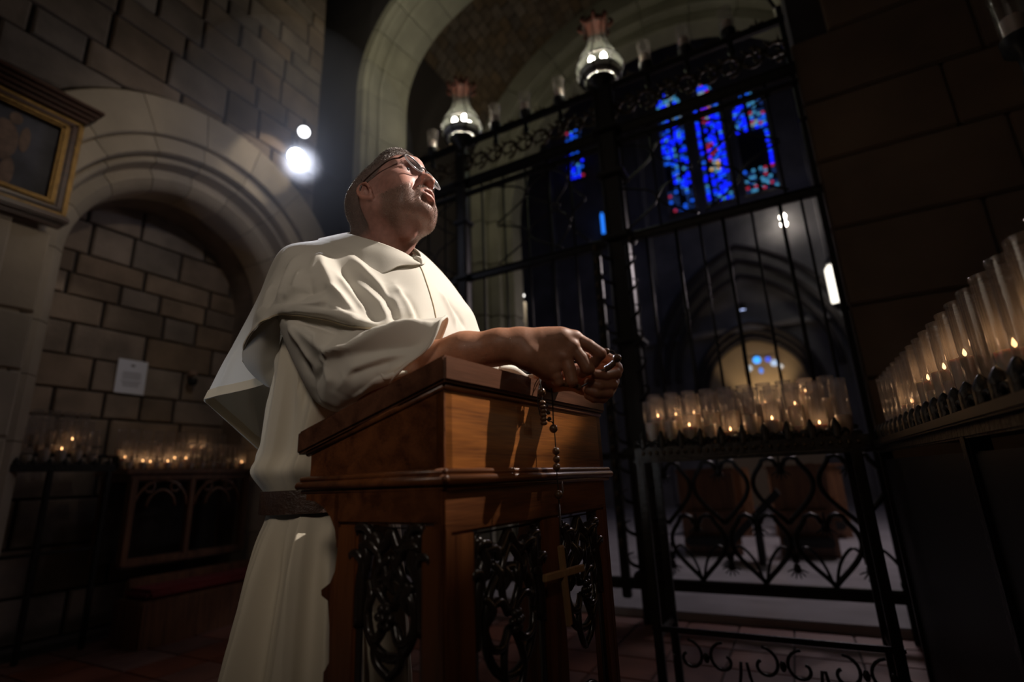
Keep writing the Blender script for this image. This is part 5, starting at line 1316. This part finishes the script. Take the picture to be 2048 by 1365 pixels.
def cloth(name, pts, F_, parent, mt, th=.0035, label=None, off=-1):
    o = part(name, np_mesh(name, pts-mo, F_, True), mt, parent, label=label)
    md = o.modifiers.new('thick', 'SOLIDIFY'); md.thickness = th; md.offset = off; return o
def clothmat(name, col, tl=.12):
    m = mat(name, col, .85, bump=.10, bscale=900, sheen=.15); N = m.node_tree.nodes; L = m.node_tree.links
    b = N['Principled BSDF']; t = N.new('ShaderNodeBsdfTranslucent'); t.inputs[0].default_value = (*[c*.9 for c in col], 1)
    x = N.new('ShaderNodeMixShader'); x.inputs[0].default_value = tl; L.new(b.outputs[0], x.inputs[1]); L.new(t.outputs[0], x.inputs[2]); L.new(x.outputs[0], N['Material Output'].inputs[0]); return m
M['cloth'] = clothmat('cream_wool', (.80, .77, .69), .20); M['hem'] = clothmat('cream_wool_hem', (.62, .52, .36), .05); M['tunic'] = clothmat('cream_wool_tunic', (.74, .67, .53), .08)  # the hem's tan stands for light showing through doubled cloth
# ---- tunic: rings from the chest to the floor
def ring(z, cv, ru, rv, cu=.25, n=16, sq=.0):
    return [Q(cu-ru*math.sin(t), cv+rv*math.cos(t), z) for t in np.arange(n)*2*math.pi/n]
rings = [ring(1.40, -.43, .13, .09), ring(1.30, -.47, .19, .15), ring(1.16, -.50, .195, .150), ring(1.02, -.535, .190, .138), ring(.965, -.545, .18, .128), ring(.925, -.55, .160, .110), ring(.885, -.55, .163, .113), ring(.82, -.56, .175, .13), ring(.60, -.58, .20, .170), ring(.35, -.60, .22, .205), ring(.10, -.62, .24, .235), ring(.025, -.62, .245, .24)]
nu, nv = 320, 190
G = sheet(rings, nu, nv); tz = G[:, :, 2]; U = np.arange(nu)*2*math.pi/nu
rr_ = np.random.default_rng(2)
ax = G.mean(1, keepdims=True); rad = G-ax; rad /= np.linalg.norm(rad, axis=2, keepdims=True)
ph = rr_.uniform(0, 6.28, 12); am = np.zeros((nv, nu))
for f_, a_, p_ in zip((6, 10, 14, 20), (.6, .8, .6, .3), ph): am += a_*(1-2*np.abs(np.sin(f_*.5*U[None, :]+p_+.5*np.sin(tz*3+p_)+.35*(.9-tz)*np.sin(3*U[None, :]))))
am -= am.mean()
below = np.clip((.90-tz)/.12, 0, 1)*np.clip(1.0-(.88-tz)*.25, .3, 1); above = np.clip((tz-.95)/.05, 0, 1)*np.clip((1.42-tz)/.2, 0, 1)
A_ = .020*below*(.55+.45*np.clip((.9-tz)*2, 0, 1))+.0075*above+.003
blouse = .016*np.exp(-((tz-.985)/.025)**2)
G = G+rad*(am*A_+blouse)[..., None]
tun_f = gfaces(nv, nu); tpz = G.reshape(-1, 3); tn_ = outward(normals(tpz, tun_f), tpz, Q(.25, -.55, .8))
tpz = fold(tpz, tn_, [([P(562, 660, 1.10), P(565, 760, 1.10), P(560, 860, 1.11), P(575, 960, 1.12)], .014, .010), ([P(590, 700, 1.08), P(605, 800, 1.08), P(625, 900, 1.09)], .012, .012), ([P(545, 780, 1.12), P(530, 880, 1.13), P(520, 960, 1.15)], .012, .012)])
tunic = cloth('tunic', tpz, tun_f, man, M['tunic'])
# belt
br = ring(.922, -.55, .176, .124, n=40); br2 = [list(p) for p in br]
mb = MB()
for j, dz in enumerate((.026, .024, -.024, -.026)):
    pass
vs = []; nb_ = 96
cb_ = cmr(br, np.linspace(0, 40, nb_, endpoint=False), True); cc = Q(.25, -.55, .922)
for p in cb_:
    o_ = (p-cc); o_ /= np.linalg.norm(o_)
    for dz, e in ((-.024, -.004), (-.023, .0015), (.023, .0015), (.024, -.004)): vs.append(p+o_*e+ez*dz-mo)
fs = [(i*4+k, i*4+(k+1) % 4, ((i+1) % nb_)*4+(k+1) % 4, ((i+1) % nb_)*4+k) for i in range(nb_) for k in range(4)]
part('belt', MB().add(vs, fs), mat('brown_leather', (.060, .028, .016), .5, var=.4, scale=30, bump=.3, bscale=120), man, smooth=40, label='dark brown leather belt')
# ---- wide sleeve of the near arm
def sleeve_ring(c, rx, ry, tilt=0, n=14):
    """ring facing along the arm: rx towards the camera, ry up"""
    pass
def pr(lst): return [P(*q) for q in lst]
# each ring: top, top-near, near, bottom-near, bottom, bottom-far, far, top-far
SR = [
 pr([(575, 560, 1.10), (562, 590, 1.05), (558, 640, 1.03), (575, 700, 1.05), (600, 720, 1.10), (640, 700, 1.17), (660, 640, 1.19), (630, 580, 1.16)]),
 pr([(620, 585, 1.07), (592, 622, 1.01), (592, 690, .985), (612, 770, 1.00), (640, 805, 1.06), (700, 780, 1.13), (712, 690, 1.14), (680, 610, 1.12)]),
 pr([(690, 615, 1.04), (655, 655, .975), (650, 735, .955), (665, 810, .975), (690, 822, 1.03), (745, 790, 1.09), (760, 710, 1.10), (735, 640, 1.08)]),
 pr([(760, 628, 1.02), (735, 662, .955), (715, 735, .935), (705, 785, .955), (730, 800, 1.00), (780, 775, 1.06), (800, 710, 1.07), (790, 650, 1.06)]),
 pr([(835, 638, 1.00), (815, 662, .945), (785, 715, .925), (755, 765, .935), (770, 780, .98), (815, 760, 1.03), (835, 705, 1.04), (845, 655, 1.04)]),
 pr([(892, 634, .99), (880, 650, .94), (850, 702, .918), (786, 756, .925), (782, 766, .965), (830, 752, 1.02), (870, 700, 1.03), (892, 650, 1.02)]),
]
nu, nv = 150, 150; G = sheet(SR, nu, nv); sf = gfaces(nv, nu); sp = G.reshape(-1, 3); cen = G.mean(axis=(0, 1))
axs = np.repeat(G.mean(1), nu, axis=0); 
def out_n(pts, F_, ax_): 
    n_ = normals(pts, F_); s_ = np.sign(((pts-ax_)*n_).sum(1).sum()); return n_*s_
sn = out_n(sp, sf, axs)
def L2(px): return surf_line(px, sp)
sp = fold(sp, sn, [
  (L2([(560, 640), (600, 655), (640, 690), (655, 702), (700, 690), (760, 665), (830, 650), (885, 640)]), .020, .016),
  (L2([(655, 715), (720, 700), (790, 690), (850, 680)]), -.008, .013),
  (L2([(650, 830), (655, 760), (640, 710)]), .012, .014), (L2([(600, 700), (612, 760), (640, 820)]), -.012, .012),
  (L2([(690, 820), (740, 770), (800, 730), (850, 700)]), .010, .014), (L2([(665, 790), (700, 740), (760, 712), (830, 700)]), .007, .010),
  (L2([(575, 650), (600, 690), (625, 740)]), .010, .010), (L2([(605, 650), (635, 672), (650, 690)]), .010, .006), (L2([(650, 712), (668, 700), (700, 690)]), .008, .006),
  (L2([(720, 668), (780, 655), (850, 645)]), .006, .007), (L2([(680, 760), (730, 735), (800, 712)]), -.007, .010), (L2([(620, 780), (640, 740), (648, 720)]), -.008, .008), (L2([(700, 800), (750, 760), (800, 735)]), -.006, .008), (L2([(700, 640), (750, 650), (800, 648)]), -.006, .010), (L2([(590, 640), (640, 650), (690, 668)]), -.008, .008)])
sleeve = cloth('sleeve', sp, sf, man, M['cloth'], .003, label='wide cream sleeve pushed back from the near forearm')
# turned hem of the sleeve mouth and its small folded corner on the board
hemr = G[-1]
mb = MB().tube([p-mo for p in cmr(sp.reshape(nv, nu, 3)[-1], np.arange(0, nu, 2), True)], .0032, 6, closed=True); part('sleeve_hem', mb, M['cloth'], man, smooth=True)
fp = [P(762, 742, .93), P(775, 752, .925), P(800, 748, .93), P(812, 744, .93)]
part('sleeve_fold', MB().tube([P(762, 738, .935)-mo, P(770, 756, .925)-mo, P(790, 750, .922)-mo, P(815, 745, .925)-mo], [.006, .005, .007, .003], 8), M['cloth'], man, smooth=True)
# far sleeve, resting behind the far forearm, its white edge showing on the board
SR2 = [[Q(.435+ru*math.cos(t)+.015*k, -.38+.060*k, 1.34-.055*k+rz*math.sin(t)) for t in np.arange(10)*2*math.pi/10] for k, ru, rz in ((0, .06, .06), (1, .065, .065), (2, .065, .07), (3, .06, .062), (4, .052, .050))]
SR2.append([Q(.485+.048*math.cos(t), -.10, 1.135+.040*math.sin(t)) for t in np.arange(10)*2*math.pi/10])
G2 = sheet(SR2, 90, 70); f2_ = gfaces(70, 90); p2_ = G2.reshape(-1, 3); cloth('sleeve', p2_, f2_, man, M['cloth'], .003)
mb = MB().tube([P(1000, 742, 1.06)-mo, P(1030, 745, 1.05)-mo, P(1052, 757, 1.045)-mo, P(1078, 757, 1.05)-mo, P(1100, 764, 1.06)-mo], [.012, .010, .008, .010, .006], 8)
part('cuff', mb, M['cloth'], man, smooth=True)
# ---- shoulder cape
CR_ = [
 pr([(833, 524, 1.125), (805, 512, 1.105), (770, 498, 1.10), (735, 486, 1.12), (712, 479, 1.16), (703, 476, 1.19), (699, 475, 1.22), (697, 474, 1.24), (699, 473, 1.27), (706, 472, 1.29), (740, 472, 1.31), (780, 480, 1.29), (815, 497, 1.24), (834, 512, 1.18)]),
 pr([(843, 540, 1.11), (800, 540, 1.07), (745, 530, 1.06), (690, 506, 1.08), (655, 490, 1.14), (640, 484, 1.18), (632, 482, 1.22), (632, 481, 1.25), (640, 480, 1.29), (665, 477, 1.33), (750, 476, 1.36), (805, 488, 1.33), (850, 515, 1.28), (856, 532, 1.19)]),
 pr([(852, 565, 1.09), (795, 575, 1.035), (715, 568, 1.01), (632, 532, 1.030), (584, 500, 1.11), (572, 495, 1.16), (563, 499, 1.20), (560, 503, 1.23), (562, 508, 1.27), (595, 505, 1.34), (745, 486, 1.42), (840, 505, 1.40), (882, 552, 1.32), (876, 560, 1.20)]),
 pr([(860, 590, 1.075), (792, 610, 1.00), (690, 600, .980), (598, 568, 1.00), (552, 545, 1.09), (541, 560, 1.15), (524, 580, 1.21), (514, 600, 1.235), (516, 610, 1.27), (548, 600, 1.35), (740, 560, 1.48), (880, 560, 1.46), (918, 590, 1.36), (896, 590, 1.21)]),
 pr([(868, 620, 1.065), (795, 635, .985), (690, 626, .960), (580, 605, 1.000), (522, 600, 1.085), (512, 640, 1.16), (490, 655, 1.22), (478, 668, 1.24), (482, 680, 1.27), (510, 705, 1.36), (730, 660, 1.52), (910, 640, 1.48), (945, 625, 1.38), (915, 625, 1.23)]),
 pr([(874, 655, 1.06), (800, 650, .98), (705, 640, .950), (566, 618, 1.005), (497, 662, 1.09), (518, 705, 1.15), (451, 728, 1.22), (441, 738, 1.24), (446, 752, 1.27), (500, 800, 1.37), (720, 740, 1.54), (920, 700, 1.50), (958, 660, 1.40), (930, 670, 1.25)]),
 pr([(880, 700, 1.07), (800, 668, .985), (725, 657, .953), (556, 632, 1.012), (487, 722, 1.11), (536, 764, 1.15), (428, 794, 1.215), (408, 801, 1.235), (422, 815, 1.26), (520, 903, 1.38), (720, 830, 1.55), (920, 770, 1.51), (968, 690, 1.42), (940, 710, 1.27)]),
]
ins = []
for k_, r_ in enumerate(CR_):
    a_, b_ = np.array(r_[8]), np.array(r_[9]); mid = [a_*.5+b_*.5]
    c_ = np.array(r_[10]); nx_ = [b_*.8+c_*.2+ez*(.0)] if k_ < 6 else [P(545, 925, 1.42)]
    ins.append(r_[:9]+mid+[r_[9]]+nx_+r_[10:])
CR_ = ins
nu, nv = 380, 130; G = sheet(CR_, nu, nv); cf = gfaces(nv, nu); cp = G.reshape(-1, 3); axs = np.tile(Q(.25, -.45, 1.30), (len(cp), 1)); cn = out_n(cp, cf, axs)
def L3(px): return surf_line(px, cp)
cp0 = cp.copy()
cp = fold(cp, cn, [
  (L3([(690, 500), (740, 545), (790, 600), (810, 650)]), .010, .013), (L3([(665, 505), (700, 560), (745, 620), (770, 650)]), -.008, .012),
  (L3([(640, 498), (650, 530), (672, 580), (700, 620)]), .010, .014), (L3([(790, 560), (815, 600), (835, 650)]), .007, .010), (L3([(770, 560), (790, 610), (800, 655)]), -.006, .009),
  (L3([(545, 625), (590, 612), (640, 603), (660, 600)]), .012, .012), (L3([(585, 590), (630, 575), (665, 570)]), -.007, .012), (L3([(660, 600), (690, 625), (720, 650)]), .008, .010),
  (L3([(600, 500), (570, 550), (548, 610)]), .008, .016), (L3([(575, 520), (545, 580), (510, 640), (480, 700)]), -.008, .014),
  (L3([(880, 575), (900, 610), (920, 660)]), .007, .012), (L3([(900, 595), (925, 630), (940, 660)]), -.006, .010), (L3([(720, 560), (760, 600), (785, 645)]), .006, .008),
  (L3([(540, 640), (515, 670), (500, 710)]), .010, .014),
  (L3([(675, 540), (705, 580), (740, 622)]), .007, .007), (L3([(720, 535), (765, 580), (800, 630)]), -.006, .008), (L3([(650, 560), (685, 590), (715, 625)]), .007, .007),
  (L3([(560, 632), (600, 628), (650, 622), (700, 630)]), .007, .006), (L3([(600, 530), (585, 570), (560, 600)]), .007, .009), (L3([(620, 545), (612, 580), (590, 605)]), -.007, .008),
  (L3([(640, 500), (630, 520), (618, 545)]), .005, .010), (L3([(805, 575), (830, 610), (845, 650)]), -.005, .007), (L3([(540, 560), (520, 610), (500, 640)]), .006, .010), (L3([(470, 690), (450, 740), (430, 780)]), .006, .010)])
Gc = cp.reshape(nv, nu, 3)
cape = cloth('cape', cp, cf, man, M['cloth'], .003, label='cream shoulder cape with bound hem')
cn2 = out_n(cp, cf, axs)
# bound hem: a narrow doubled band following the lower edge, inside and outside
for sgn in (1, -1):
    vs = []; rows_ = 8; w0 = nv-7
    for j in range(w0, nv):
        for i in range(nu): vs.append(Gc[j, i]+cn2[j*nu+i]*(.0016 if sgn == 1 else -.0048)-mo)
    nr = nv-w0; part('bound_hem', MB().add(vs, gfaces(nr, nu)), M['hem'], man, smooth=True, label='bound hem of the cape, painted tan for light through doubled cloth') if sgn == -1 or True else None
# centre seam
sl_ = [Gc[j, 0]+cn2[j*nu]*.0012-mo for j in range(0, nv, 3)]; part('front_seam', MB().tube(sl_, .0011, 5), M['hem'], man, smooth=True)
# ---- hood folded round the collar
HD = [
 pr([(836, 522, 1.118), (806, 508, 1.098), (770, 492, 1.092), (735, 481, 1.115), (710, 474, 1.16), (697, 471, 1.21), (694, 470, 1.26), (706, 468, 1.30), (740, 468, 1.325), (782, 476, 1.30), (818, 493, 1.245), (838, 510, 1.175)]),
 pr([(840, 527, 1.108), (806, 520, 1.080), (762, 512, 1.070), (716, 496, 1.09), (690, 483, 1.145), (676, 475, 1.21), (676, 472, 1.27), (694, 468, 1.325), (740, 469, 1.35), (790, 479, 1.325), (830, 500, 1.265), (846, 519, 1.18)]),
 pr([(840, 530, 1.106), (800, 532, 1.068), (757, 549, 1.045), (712, 530, 1.055), (660, 500, 1.12), (640, 484, 1.20), (640, 478, 1.29), (680, 472, 1.36), (745, 476, 1.385), (800, 486, 1.355), (842, 510, 1.285), (850, 526, 1.185)]),
]
HD[0][0] = P(834, 524, 1.118)
nu, nv = 200, 40; G = sheet(HD, nu, nv); hf_ = gfaces(nv, nu); hp_ = G.reshape(-1, 3); hn_ = out_n(hp_, hf_, np.tile(Q(.24, -.40, 1.40), (len(hp_), 1)))
hp_ = hp_+hn_*(np.repeat(np.linspace(1, 0, nv), nu)*.0030+.0012)[:, None]
cloth('hood', hp_, hf_, man, M['cloth'], .003, label='cream hood folded down round the neck')
kb = P(832, 521, 1.105)-mo
part('collar_knot', MB().tube([kb+np.array([-.006, 0, .0]), kb+np.array([.001, 0, .005]), kb+np.array([.008, .002, .002]), kb+np.array([.009, .004, -.006])], [.003, .0055, .0058, .004], 8), M['cloth'], man, smooth=True)

# the lobe of the cape that folds forward under the arm
LO = [pr([(554, 628, 1.035), (557, 634, 1.03), (562, 640, 1.04)]), pr([(510, 652, 1.065), (532, 662, 1.055), (560, 668, 1.075)]), pr([(489, 692, 1.085), (520, 700, 1.075), (557, 704, 1.10)]),
      pr([(488, 722, 1.10), (518, 728, 1.09), (552, 733, 1.115)]), pr([(506, 748, 1.115), (524, 752, 1.11), (546, 757, 1.125)]), pr([(535, 772, 1.135), (539, 773, 1.133), (543, 775, 1.137)])]
G = sheet(LO, 40, 60, False); lf = gfaces(60, 40, False); lp_ = G.reshape(-1, 3); cloth('cape_fold', lp_, lf, man, M['cloth'], .003)
ln_ = normals(lp_, lf); ln_ *= np.sign(((CAM-lp_)*ln_).sum(1).sum()); vs = []
for j in range(28, 60):
    for i in range(7): vs.append(G[j, i]+ln_[j*40+i]*.002-mo)
part('bound_hem', MB().add(vs, gfaces(32, 7, False)), M['hem'], man, smooth=True, label='bound hem of the cape, painted tan for light through doubled cloth')
